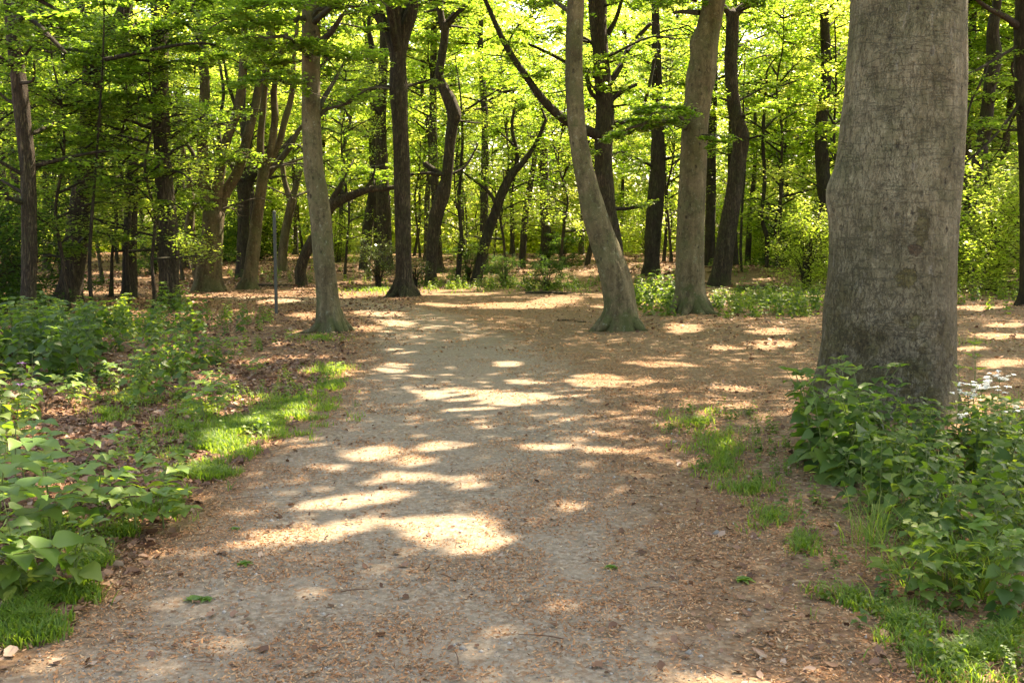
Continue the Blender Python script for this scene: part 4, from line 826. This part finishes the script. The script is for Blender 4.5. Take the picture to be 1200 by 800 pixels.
place(hz, 20, 340, 2.1, 1.15, 'tall leafy shrub at the left edge behind the slim brown tree', False, D=29)
place(hz, -20, 350, .8, 1., 'leafy shrub cut off by the left edge', False, D=24)
place(hz, 660, 312, 5.5, .7, 'small shrub on the mound behind the curved grey beech', False, D=52)
place(hz, 180, 325, 3.6, .8, 'small shrub behind the dark trunks on the left clearing', False, D=47)
place(hz, 920, 325, 2.6, 1.0, 'dark shrub in the shade behind the sunlit bush', False, D=47)
hy = shrub_proto('holly_shrub', '', 2.0, 1.15, 26, 3600, .062, 'holly', .2, .6)
place(hy, 443, 335, .5, .95, 'glossy holly bush sparkling in sun left of the forked oak', True, D=37)
place(hy, 487, 335, 2.5, .6, 'small glossy holly between forked oak and crooked oak', False, D=38)
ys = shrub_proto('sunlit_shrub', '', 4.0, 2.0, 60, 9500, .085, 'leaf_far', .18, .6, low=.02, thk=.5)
place(ys, 945, 334, .5, .82, 'sunlit yellow-green bush left of the huge beech trunk', True, D=34)
place(ys, 1165, 345, 2.2, 1.25, 'bright bush at the right edge behind the clearing', False, D=35)
place(ys, 1215, 345, 4.2, 1.2, 'bright bush cut off by the right edge', False, D=32)
place(ys, 1125, 330, 1.2, 1.0, 'bright bush peeping past the right flank of the huge beech', False, D=41)
place(ys, 895, 318, 3.2, .8, 'yellow-green bush behind the thin stems right of the wavy oak', False, D=50)
place(ys, 1010, 325, 5.2, 1.2, 'bright bush hidden behind the huge beech', False, D=42)
place(ys, 850, 312, .9, 1.0, 'yellow-green bush seen between beech and wavy oak', False, D=56)
yt = woodland_proto(9, 8.5, .06, 1.6, 9000, .085, 2.5, 'x'); yt.name = 'young_beech'
[c for c in yt.children if c.name.startswith('crown')][0].data.materials[0] = M['leaf']
yt['group'] = 'young leafy beeches'; del yt['group']
for ii_, (u, v, D, sc, lb) in enumerate([(72, 372, 24, .85, 'young leafy tree just right of the slim brown tree'), (165, 365, 25, .8, 'young leafy tree just left of the dark upright trunk'), (-35, 368, 24, 1., 'young leafy tree cut off by the left edge'), (135, 358, 27, .9, 'young leafy tree right before the lone short trunk'), (540, 330, 42, .8, 'young leafy tree right behind the crooked oak'),(62, 350, 31, 1., 'young leafy tree between the slim brown tree and the forked oak'), (128, 345, 31, .9, 'young leafy tree between the forked oak and the lone short trunk'), (176, 345, 33, .9, 'young leafy tree between the lone short trunk and the dark upright one'), (-10, 352, 27, 1.1, 'young leafy tree at the left edge behind the slim brown tree'),
   (10, 335, 37, 1.2, 'young tree deep behind the slim brown tree at left'), (110, 330, 39, 1.2, 'young tree deep behind the forked oak'), (215, 326, 42, 1.1, 'young leafy tree left behind the many-stemmed beech'), (412, 325, 42, 1., 'young leafy tree between young beech and straight oak'), (592, 325, 43, 1.1, 'young leafy tree above the dark tiered shrub'),
   (655, 318, 46, 1.1, 'young leafy tree left of the curved beech on the mound'), (925, 322, 43, 1.3, 'young leafy tree above the sunlit bush'), (1180, 335, 46, 1.1, 'young leafy tree at the right edge above the bright bush'), (780, 322, 46, 1.1, 'young leafy tree between tufted trunk and stout beech'), (262, 322, 50, 1.1, 'young leafy tree between the many-stemmed beech and the leaning one')]):
    p = at(u, v, D); p[2] = float(height(p[0], p[1]))
    if ii_ == 0: yt.location = p; yt['label'] = lb; yt.scale = (sc,)*3
    else: dup(yt, p, rng.uniform(0, 6.28), lb, sc)
y2 = woodland_proto(10, 11, .08, 1.6, 8500, .15, 3.3, 'x'); n2 = 0
for (u, D, sc) in ((915, 46, .9), (985, 40, 1.), (1145, 50, 1.), (960, 55, 1.2), (700, 62, 1.), (400, 66, 1.), (300, 64, 1.), (90, 52, 1.)):
    p = at(u, 300, D); p[2] = float(height(p[0], p[1])); zn = 'R' if u > 780 else ('M' if u > 390 else 'L')
    lb = {'R': 'young low-branched tree in the bright right wood, one of many alike', 'M': 'young low-branched tree past the path end, one of many alike', 'L': 'young low-branched tree in the far left wood, one of many alike'}[zn]; gp = {'R': 'young trees of the bright right wood', 'M': 'young trees past the path end', 'L': 'young trees of the far left wood'}[zn]
    if n2 == 0: y2.location = p; y2.scale = (sc,)*3; y2['label'] = lb; y2['group'] = gp; y2.name = 'young_tree'; n2 = 1
    else: dup(y2, p, rng.uniform(0, 6.28), lb, sc, gp)
for zk in range(64):
    y = rng.uniform(52, 84); x = rng.uniform(-1, 1)*(.54*y+3); z = float(height(x, y)); zn = zone(x, y)
    o = dup((yt, ys, yt, hz)[zk % 4], (x, y, z), rng.uniform(0, 6.28), {'L': 'far leafy growth under the crowded left trees, one of many alike', 'M': 'far leafy growth in the wood past the path end, one of many alike', 'R': 'far leafy growth in the bright right wood, one of many alike'}[zn], rng.uniform(.8, 1.4))
    o.name = 'woodland_shrub'; o['group'] = {'L': 'shrubs of the far left wood', 'M': 'shrubs beyond the end of the path', 'R': 'shrubs of the far right wood'}[zn]
# thin bare saplings
def sapling(u, v, pts, D, lab, mat='dark', auto=(2, 3, 6)):
    T('sapling', lab, D, pts, mat, cat='sapling', sides=8, flare=(.2, .1, 3), lump=.08, auto=auto, top=9, lsize=.10)
sapling(0, 0, [(110, 372, 5), (106, 340, 5), (105, 300, 4.5), (108, 250, 4), (112, 200, 3)], 24, 'thin green-stemmed sapling in front of the forked oak')
sapling(0, 0, [(898, 325, 5), (899, 280, 5.5), (893, 255, 5), (896, 210, 4.5), (894, 160, 4), (898, 100, 3)], 43, 'thin bent sapling right of the wavy oak', auto=(3, 5, 8))
sapling(0, 0, [(869, 325, 3), (868, 290, 3.4), (870, 240, 3), (873, 190, 3)], 42, 'very thin sapling beside the foot of the wavy oak')
sapling(0, 0, [(876, 322, 8), (877, 290, 7), (880, 240, 6), (885, 190, 5), (884, 120, 4)], 49, 'dark young tree between the wavy oak and the thin bent sapling', auto=(4, 5, 9))
sapling(0, 0, [(639, 306, 12), (640, 280, 11), (638, 240, 10), (638, 200, 10), (636, 150, 9), (632, 90, 8)], 52, 'straight dark young tree on the mound left of the curved beech', auto=(5, 6, 10))
sapling(0, 0, [(612, 312, 9), (613, 290, 8), (616, 250, 8), (622, 215, 7), (626, 190, 6)], 52, 'dark young tree just left of the straight one on the mound', auto=(4, 6, 10))
sapling(0, 0, [(538, 318, 5), (541, 280, 4.5), (538, 240, 4), (540, 200, 3.5), (542, 160, 3)], 41, 'wiry sapling between the crooked oak and the leaning tree', auto=(3, 5, 8))
sapling(0, 0, [(397, 318, 6), (399, 280, 5), (400, 240, 5), (404, 160, 4)], 56, 'thin straight young tree under the arching limb', auto=(4, 6, 10))
sapling(0, 0, [(688, 322, 7), (690, 300, 6.5), (694, 280, 6), (700, 240, 6)], 48, 'small dark trunk showing left of the curved beech foot', auto=(3, 6, 10))
# ---------------------------------------------------------------- herbs
FLARE_WORLD = False
def ovate(n=5, teeth=True):
    """serrated ovate leaf, 1 long, folded along the midrib and drooping at the tip"""
    V = []; Q = []
    ys = np.linspace(0, 1, n+1); wd = .40*np.sin(np.pi*ys**.62)*(1-.25*ys)+.015
    for i, (y, w_) in enumerate(zip(ys, wd)):
        z = .10*math.sin(y*2.2)-.22*y*y
        k = 1.12 if (teeth and i % 2) else 1.0
        V += [(-w_*k, y, z+.10*w_*2), (0, y, z-.02), (w_*k, y, z+.10*w_*2)]
    for i in range(n):
        a = i*3; Q += [(a, a+1, a+4, a+3), (a+1, a+2, a+5, a+4)]
    return np.array(V), np.array(Q), None
OV = ovate(6)
def fr_dir(D, N):
    D = D/np.linalg.norm(D, axis=1)[:, None]; N = N-D*np.sum(N*D, -1, keepdims=True); N /= np.linalg.norm(N, axis=1)[:, None]; return np.cross(D, N), D, N
def nettle_proto(h, lsz, pairs, lab, mat='nettle', grp=None, base=.5):
    root = thing('nettle_plant', lab, 'plant', (0, 0, -50), grp); St = Acc(); L_ = Acc()
    lean = rng.normal(0, .16, 2)
    for st in range(rng.integers(1, 3)):
        a0 = rng.uniform(0, 6.28); ln = lean+rng.normal(0, .10, 2); hh = h*rng.uniform(.75, 1.)
        P = [np.array([ln[0]*hh*t*t+.03*math.cos(a0)*st, ln[1]*hh*t*t+.03*math.sin(a0)*st, hh*t]) for t in (-.05, .33, .66, 1.)]
        tube(St, P, [.004, .0035, .003, .002], 5, hh/6)
        ts = np.linspace(.12, 1., pairs); Pp = []; Dd = []; Nn = []; Sz = []
        for i, t in enumerate(ts):
            c = np.array([ln[0]*hh*t*t, ln[1]*hh*t*t, hh*t])
            for s_ in ((0, math.pi) if i < pairs-1 else (0, math.pi, 1.57, 4.71)):
                an = a0+i*1.571+s_+rng.normal(0, .25); dr = rng.uniform(-.55, .1) if t < .9 else rng.uniform(.0, .6)
                pet = lsz*.35*(1.1-t*.6); d = np.array([math.cos(an), math.sin(an), dr]); p1 = c+d/np.linalg.norm(d)*pet
                tube(St, [c, p1], [.0016, .0012], 3, pet)
                Pp.append(p1); Dd.append(np.array([math.cos(an+rng.normal(0, .15)), math.sin(an), dr-.15])); Nn.append(np.array([rng.normal(0, .3), rng.normal(0, .3), 1.])); Sz.append(lsz*(1.05-.45*t**2)*rng.uniform(.75, 1.1))
        leaves(L_, np.array(Pp), np.array(Sz), fr=fr_dir(np.array(Dd), np.array(Nn)), tmpl=OV, base=base, wid=1.2)
    obj('stem', St.mesh('stem', M['stem'], smooth=True), root); obj('leaves', L_.mesh('leaves', M[mat], smooth=True), root)
    return root
def seedling_proto(h, lsz, lab, base=.55, grp=None):
    root = thing('elder_seedling', lab, 'plant', (0, 0, -50), grp); St = Acc(); L_ = Acc()
    ln = rng.normal(0, .2, 2); P = [np.array([ln[0]*h*t*t, ln[1]*h*t*t, h*t]) for t in (-.05, .4, .75, 1.)]; tube(St, P, [.006, .005, .004, .002], 5, h/5)
    Pp = []; Dd = []; Nn = []; Sz = []
    for i, t in enumerate(np.linspace(.35, 1., 4)):
        c = np.array([ln[0]*h*t*t, ln[1]*h*t*t, h*t])
        for s_ in (0, math.pi):
            an = i*1.571+s_+rng.normal(0, .25)+.5; d = np.array([math.cos(an), math.sin(an), .25-.1*t]); d /= np.linalg.norm(d); Lr = lsz*1.9*(1.1-.4*t)
            e = c+d*Lr+np.array([0, 0, -.10*Lr]); tube(St, [c, (c+e)/2+np.array([0, 0, .05*Lr]), e], [.0025, .002, .001], 3, Lr/3)
            sd = np.array([-d[1], d[0], 0])
            for f_, dirs in ((.45, (sd+d*.3, -sd+d*.3)), (.78, (sd+d*.5, -sd+d*.5)), (1.0, (d,))):
                for dv in dirs:
                    Pp.append(c+d*Lr*f_); Dd.append(dv+np.array([0, 0, -.05+rng.normal(0, .12)])); Nn.append(np.array([rng.normal(0, .2), rng.normal(0, .2), 1.])); Sz.append(lsz*(1.05-.3*t)*rng.uniform(.8, 1.15))
    leaves(L_, np.array(Pp), np.array(Sz), fr=fr_dir(np.array(Dd), np.array(Nn)), tmpl=OV, base=base, wid=1.05)
    obj('stem', St.mesh('stem', M['stem'], smooth=True), root); obj('leaves', L_.mesh('leaves', M['elder'], smooth=True), root)
    return root
NP = [nettle_proto(h, l, p, 'x', base=b) for h, l, p, b in ((.62, .125, 8, .5), (.50, .13, 7, .6), (.70, .125, 9, .25), (.38, .12, 6, .62), (.56, .14, 7, .2), (.45, .10, 7, .7))]
NU = set()
def put(protos_, used_, k, p, rz, sc, lab, grp=None, tilt=.12):
    if k not in used_:
        used_.add(k); o = protos_[k]; o.location = [float(c) for c in p]; o.rotation_euler = (0, 0, rz); o.scale = (sc,)*3; o['label'] = lab
        if grp: o['group'] = grp
        return o
    return dup(protos_[k], p, rz, lab, sc, grp, tilt)
def patch(poly, n, lab, grp, smin=.8, smax=1.15, edge=None, ks=None, mind=.12):
    poly = np.array(poly, float); g = G(poly[:, 0], poly[:, 1]); x0, y0 = g[:, 0].min(), g[:, 1].min(); x1, y1 = g[:, 0].max(), g[:, 1].max()
    pts = []; t_ = 0
    while len(pts) < n and t_ < n*60:
        t_ += 1; x = rng.uniform(x0, x1); y = rng.uniform(y0, y1)
        if not inpoly(np.array(x), np.array(y), g[:, :2]): continue
        if any((x-a)**2+(y-b)**2 < mind**2 for a, b in pts): continue
        pts.append((x, y))
    for (x, y) in pts:
        k = int(rng.choice(ks)) if ks else int(rng.integers(6)); put(NP, NU, k, (x, y, float(height(x, y))), rng.uniform(0, 6.28), rng.uniform(smin, smax), lab, grp)
# right: the patch round the big beech's foot
patch([(965, 560), (1010, 610), (1060, 650), (1130, 668), (1240, 670), (1290, 560), (1240, 520), (1125, 508), (1040, 510), (985, 520)], 135, 'nettle in the dense patch at the foot of the huge beech', 'nettles round the huge beech', .55, .88, mind=.11)
patch([(942, 545), (948, 565), (1005, 575), (1030, 545), (1020, 512), (985, 510), (950, 520)], 14, 'tall dark nettle against the left foot of the huge beech', 'tall nettles at the left foot of the huge beech', 1.0, 1.2, ks=[0, 2, 4], mind=.1)
patch([(1030, 640), (1080, 720), (1150, 728), (1240, 740), (1240, 660), (1120, 645)], 16, 'low nettle in the thin fringe before the dense patch on the right', 'low nettles at the fringe', .45, .75, mind=.15)
# left: dark clump, scattered stands
patch([(-60, 455), (112, 452), (125, 420), (105, 402), (-40, 405)], 60, 'nettle in the dark clump at the left edge', 'nettles in the dark left clump', 1.0, 1.35, ks=[2, 4], mind=.16)
patch([(150, 482), (215, 478), (240, 440), (260, 425), (180, 425), (140, 450)], 24, 'nettle in the small stand amid red leaf fall on the left', 'nettles amid the red leaf fall', .7, 1.05, mind=.18)
patch([(-40, 530), (40, 530), (50, 490), (30, 470), (-40, 470)], 15, 'nettle in the sunlit stand below the purple flowers', 'nettles below the purple flowers', .7, 1., mind=.15)
patch([(-40, 735), (45, 722), (100, 700), (80, 680), (20, 685), (-40, 700)], 6, 'nettle in the nearest left corner clump', 'nettles in the nearest left corner', .75, 1.0, ks=[0, 1, 4, 3], mind=.10)
# far green strips
def mesh_arrays(me):
    V = np.zeros(len(me.vertices)*3, np.float32); me.vertices.foreach_get('co', V); L_ = np.zeros(len(me.loops), np.int32); me.loops.foreach_get('vertex_index', L_)
    t = np.zeros(len(me.vertices), np.float32); me.attributes['tint'].data.foreach_get('value', t); return V.reshape(-1, 3), L_.reshape(-1, 4), t
ARR = [mesh_arrays([c for c in o.children if c.name.startswith('leaves')][0].data) for o in NP]
def mass(name, specs):
    A = Acc()
    for poly, n, s0, s1, bt in specs:
        poly = np.array(poly, float); g = G(poly[:, 0], poly[:, 1]); x0, y0 = g[:, 0].min(), g[:, 1].min(); x1, y1 = g[:, 0].max(), g[:, 1].max()
        x = rng.uniform(x0, x1, n*4); y = rng.uniform(y0, y1, n*4); k = inpoly(x, y, g[:, :2]); x = x[k][:n]; y = y[k][:n]
        for a_, b_ in zip(x, y):
            V, Q_, t = ARR[int(rng.integers(6))]; an = rng.uniform(0, 6.28); c, s_ = math.cos(an), math.sin(an); sc = rng.uniform(s0, s1)
            V = V@np.array([[c, s_, 0], [-s_, c, 0], [0, 0, 1.]])*sc+np.array([a_, b_, float(height(a_, b_))]); A.add(V, Q_, None, np.clip(t+bt, 0, 1))
    return kind(obj(name, A.mesh(name, M['nettle'])), 'stuff')
mass('undergrowth', [([(60, 420), (250, 405), (240, 385), (130, 372), (0, 378)], 110, .7, 1.1, .1), ([(835, 372), (960, 375), (975, 352), (900, 346), (835, 350)], 120, .6, 1.0, .0), ([(742, 368), (790, 372), (800, 350), (790, 338), (745, 340)], 60, .8, 1.3, 0),
  ([(500, 341), (690, 344), (700, 332), (500, 330)], 150, .35, .95, .1), ([(230, 335), (420, 330), (420, 318), (230, 318)], 60, .4, .9, .1), ([(700, 330), (960, 335), (960, 318), (700, 318)], 70, .4, 1., .1), ([(-100, 378), (0, 378), (60, 350), (-60, 350)], 60, .8, 1.2, 0), ([(190, 368), (225, 372), (232, 360), (195, 355)], 12, .8, 1.3, 0), ([(240, 400), (330, 388), (320, 372), (230, 372)], 20, .4, .8, .1), ([(1000, 352), (1300, 380), (1300, 350), (1000, 338)], 60, .5, .9, .1),
  ([(770, 480), (880, 480), (960, 560), (985, 640), (1060, 720), (1080, 760), (1030, 760), (960, 700), (880, 600), (780, 520)], 90, .12, .28, .1), ([(1000, 690), (1220, 740), (1220, 800), (1080, 800)], 30, .15, .32, .1), ([(130, 560), (230, 560), (330, 500), (400, 440), (330, 440), (230, 490), (120, 520)], 80, .15, .36, .25), ([(20, 700), (110, 700), (150, 620), (60, 620)], 40, .15, .3, .15),
  ([(120, 500), (260, 500), (300, 450), (200, 430), (60, 450)], 50, .2, .5, .15), ([(410, 338), (520, 338), (520, 330), (410, 330)], 30, .5, .9, .1), ([(240, 430), (330, 425), (330, 400), (230, 400)], 16, .3, .5, .1)])
SP = [seedling_proto(h, l, 'x', b) for h, l, b in ((.42, .12, .55), (.34, .13, .65), (.50, .115, .5), (.25, .10, .7))]; SU = set()
sd_ = [(60, 640, 0, 1.15, 'broad-leaved light green seedling, lowest of the left group'), (115, 622, 1, 1., 'light green seedling with its leaves fanned out right of the left group'), (20, 610, 2, 1.15, 'tall light green seedling at the left edge'), (85, 590, 0, .95, 'light green seedling in the middle of the left group'),
  (160, 628, 3, 1.1, 'small light green seedling on the leaf litter'), (30, 570, 1, 1., 'seedling at the back of the left group'), (196, 595, 3, 1.2, 'low seedling beside the grass tuft left of the path'), (192, 620, 3, .9, 'small sprig lying nearest the path edge at left'), (-5, 660, 2, 1.3, 'big-leaved seedling cut off by the left edge'), (-20, 720, 2, 1.35, 'nearest large-leaved seedling in the left corner'),
  (240, 495, 3, 1.2, 'seedling standing at the top of the sunlit grass'), (250, 470, 1, .8, 'seedling above the sunlit grass, farther one'), (80, 475, 3, 1.1, 'pale seedling on the sunlit leaves before the dark clump'), (140, 455, 1, .8, 'seedling between the dark clump and the small nettle stand'), (395, 440, 3, .6, 'tiny pale seedling at the path edge below the young beech'), (300, 440, 3, .8, 'tiny seedling on the red leaf fall'), (275, 415, 3, .9, 'small seedling behind the red leaf fall'), (340, 400, 3, .7, 'tiny seedling below the metal post'),
  (1110, 690, 1, .8, 'seedling at the front of the right nettle patch'), (1060, 700, 3, .9, 'low seedling among grass at lower right'), (1180, 700, 0, .7, 'seedling in the lower right corner grass')]
for (u, v, k, sc, lb) in sd_:
    put(SP, SU, k, G(np.array(float(u)), np.array(float(v))), rng.uniform(0, 6.28), sc, lb, None, .1)
# climbing plant with small leaves standing right of the big trunk
def weed(u, v, h, lab, n=26):
    p = G(np.array(float(u)), np.array(float(v))); root = thing('tall_weed', lab, 'plant', p); St = Acc(); L_ = Acc()
    e = np.array([rng.normal(0, .05), 0, h]); Q, _ = tube(St, [(0, 0, -.05), (.02, 0, h*.5), e], [.005, .004, .0015], 5, h/8)
    Pp = []; Dd = []
    for i in range(n):
        t = rng.uniform(.25, 1); c = Q[int(t*(len(Q)-1))]; an = rng.uniform(0, 6.28); d = np.array([math.cos(an), math.sin(an), .5]); l = .09*(1.2-t)
        tube(St, [c, c+d*l], [.0015, .001], 3, l); Pp.append(c+d*l); Dd.append(d)
    leaves(L_, np.array(Pp), .045, fr=fr_dir(np.array(Dd), np.tile([0, .2, 1.], (n, 1))), tmpl=OV, base=.8, wid=.6)
    obj('stem', St.mesh('stem', M['stem'], smooth=True), root); obj('leaves', L_.mesh('leaves', M['elder'], smooth=True), root)
weed(1137, 508, .85, 'tall pale feathery weed right of the huge beech', 60); weed(1120, 505, .6, 'shorter pale weed against the right flank of the huge beech', 36)
# flowers
def flower(u, v, h, lab, mat, n, hd, fs):
    p = G(np.array(float(u)), np.array(float(v))); root = thing('wild_flower', lab, 'flower', p); St = Acc(); Pt = Acc(); L_ = Acc()
    e = np.array([rng.normal(0, .05), rng.normal(0, .05), h]); tube(St, [(0, 0, -.05), e*.5+np.array([.02, 0, 0]), e], [.004, .003, .002], 5, h/5)
    c = []; 
    for i in range(n):
        d = rng.normal(0, 1, 3)*np.array([hd, hd, hd*.25]); tube(St, [e-np.array([0, 0, hd*.6]), e+d], [.0015, .001], 3, .1)
        for k in range(5):
            an = k*1.2566; c.append(e+d+np.array([math.cos(an), math.sin(an), .2])*fs*.4)
    leaves(Pt, np.array(c), fs, .5, base=.6)
    nlf = 8; an = rng.uniform(0, 6.28, nlf); t = rng.uniform(.2, .85, nlf)
    D_ = np.stack([np.cos(an), np.sin(an), -.1+0*an], -1); leaves(L_, e[None]*t[:, None], .10, fr=fr_dir(D_, np.tile([0, 0, 1.], (nlf, 1))), tmpl=OV, base=.8)
    obj('stem', St.mesh('stem', M['stem'], smooth=True), root); obj('petals', Pt.mesh('petals', M[mat]), root); obj('leaves', L_.mesh('leaves', M['nettle'], smooth=True), root)
flower(1130, 520, .40, 'white umbel flower, leftmost in the sunny spot right of the huge beech', 'petal_white', 16, .06, .028)
flower(1146, 524, .48, 'largest white umbel flower in the sun right of the huge beech', 'petal_white', 26, .07, .032)
flower(1160, 518, .52, 'highest white umbel flower right of the huge beech', 'petal_white', 20, .06, .028)
flower(1112, 528, .28, 'small white umbel low before the huge beech', 'petal_white', 8, .04, .024)
flower(1150, 548, .28, 'small white flower head lowest in the right patch', 'petal_white', 7, .04, .024)
flower(1178, 530, .34, 'white umbel near the right edge among nettles', 'petal_white', 9, .05, .024)
flower(28, 505, .58, 'purple flower rising above the sunlit nettles at left', 'petal_purple', 5, .018, .020)
flower(5, 500, .62, 'purple flower at the very left edge', 'petal_purple', 5, .02, .020)
flower(12, 515, .46, 'pale lilac flower lower in the left nettles', 'petal_purple', 4, .02, .020)
# ---------------------------------------------------------------- post, fallen wood, green leaves on the path
p = G(np.array(324.), np.array(368.)); root = thing('metal_post', 'thin grey metal post without a sign standing beside the path', 'post', p)
A = Acc(); hh = 2.3; tube(A, [(0, 0, -.3), (0, 0, 1.), (0, 0, hh)], [.038, .038, .038], 16, .5); obj('pole', A.mesh('pole', M['post'], smooth=True), root)
A = Acc(); tube(A, [(0, 0, hh-.02), (0, 0, hh+.015), (0, 0, hh+.03)], [.042, .042, .030], 16, .01); obj('cap', A.mesh('cap', M['post'], smooth=True), root)
def log(u, v, L_, ang, r, lab, name='fallen_branch'):
    p = G(np.array(float(u)), np.array(float(v))); root = thing(name, lab, 'branch', p, rz=ang); A = Acc()
    tube(A, [(-L_/2, 0, r*.7), (-L_*.2, .06*L_, r*1.2), (L_*.2, -.03*L_, r*.9), (L_/2, .05*L_, r*.6)], [r, r*.9, r*.7, r*.25], 9, L_/14, .15)
    obj('stick', A.mesh('stick', M['oak'], smooth=True), root)
    B_ = Acc()
    for k in range(3):
        x = rng.uniform(-.1, .35)*L_; tube(B_, [(x, 0, r), (x+.1*L_, rng.choice([-1, 1])*.14*L_, r*2+.02)], [r*.4, r*.1], 5, .1*L_)
    obj('twigs', B_.mesh('twigs', M['oak'], smooth=True), root)
log(312, 337, 1.6, .2, .07, 'fallen branch on the far bank right of the leaning beech'); log(335, 336, 1.1, 1.1, .05, 'shorter fallen branch lying beside the longer one'); log(645, 345, 1.6, .1, .05, 'dead branch in the green fringe beyond the path')
log(672, 377, .9, -.8, .016, 'thin stick pointing at the foot of the curved beech'); log(296, 672, .09, .6, .004, 'tiny dark twig on the path gravel'); log(900, 340, 2.2, .05, .08, 'log half hidden in the bank at right')
log(1120, 745, .5, -.5, .008, 'dry stalk lying in the grass at lower right')
def drop(u, v, sc, lab):
    p = G(np.array(float(u)), np.array(float(v))); root = thing('fallen_leaf', lab, 'leaf', p+np.array([0, 0, .018])); A = Acc()
    an = rng.uniform(0, 6.28)+np.array([0, .7, -.7, 1.5, -1.5]); D_ = np.stack([np.cos(an), np.sin(an), .1+0*an], -1)
    leaves(A, np.zeros((5, 3)), sc*np.array([1, .9, .9, .6, .6]), fr=fr_dir(D_, np.tile([.1, .1, 1.], (5, 1))), tmpl=OV, tint=np.full(5, .45), wid=.8); obj('blade', A.mesh('blade', M['elder'], smooth=True), root)
    B_ = Acc(); tube(B_, [(0, 0, 0), (-.5*sc*math.cos(an[0]), -.5*sc*math.sin(an[0]), .004)], [.0015, .001], 3, .03); obj('stalk', B_.mesh('stalk', M['stem']), root)
drop(282, 664, .07, 'green lobed leaf fallen on the path near the sun patches'); drop(226, 708, .075, 'left of two fallen green leaves low on the path'); drop(246, 706, .06, 'right of two fallen green leaves low on the path'); drop(866, 683, .08, 'pale fallen leaf on the right side of the path'); drop(720, 668, .06, 'pale small fallen leaf in mid path'); drop(278, 622, .05, 'small yellowish fallen leaf beside the left sun patch')

# ---------------------------------------------------------------- light, sky, camera
w_ = bpy.data.worlds.new('World'); S.world = w_; w_.use_nodes = True; nt = w_.node_tree; nt.nodes.clear()
sky = nt.nodes.new('ShaderNodeTexSky'); sky.sky_type = 'NISHITA'; sky.sun_disc = False; sky.sun_elevation = R(SUN_EL); sky.sun_rotation = R(SUN_AZ); sky.air_density = 1.; sky.dust_density = 2.0; sky.ozone_density = .8
bg = nt.nodes.new('ShaderNodeBackground'); bg.inputs[1].default_value = .145; ow = nt.nodes.new('ShaderNodeOutputWorld')
nt.links.new(sky.outputs[0], bg.inputs[0]); nt.links.new(bg.outputs[0], ow.inputs[0])
sl = bpy.data.lights.new('sun', 'SUN'); sl.energy = 4.8; sl.angle = R(.53); sl.color = (1, .95, .87); so = bpy.data.objects.new('sun', sl); COL.objects.link(so)
from mathutils import Vector
so.rotation_euler = Vector(tuple(SD)).to_track_quat('Z', 'Y').to_euler()
cd = bpy.data.cameras.new('camera'); cd.sensor_width = 36; cd.lens = 36*F/1200; cd.clip_end = 1500; cd.clip_start = .05
co = bpy.data.objects.new('camera', cd); COL.objects.link(co); co.location = CAM; co.rotation_euler = (math.pi/2-PITCH, 0, 0); S.camera = co
cd.dof.use_dof = False
S.view_settings.view_transform = 'Standard'; S.view_settings.look = 'None'; S.view_settings.use_white_balance = True; S.view_settings.white_balance_temperature = 8700; S.view_settings.white_balance_tint = 14
S.view_settings.exposure = 2.5; S.view_settings.gamma = 1
cy = S.cycles; cy.max_bounces = 7; cy.diffuse_bounces = 4; cy.glossy_bounces = 2; cy.transmission_bounces = 4; cy.transparent_max_bounces = 4; cy.caustics_reflective = False; cy.caustics_refractive = False
cy.sample_clamp_indirect = 4; cy.use_denoising = True; cy.use_adaptive_sampling = False
try: cy.denoiser = 'OPENIMAGEDENOISE'
except Exception: pass
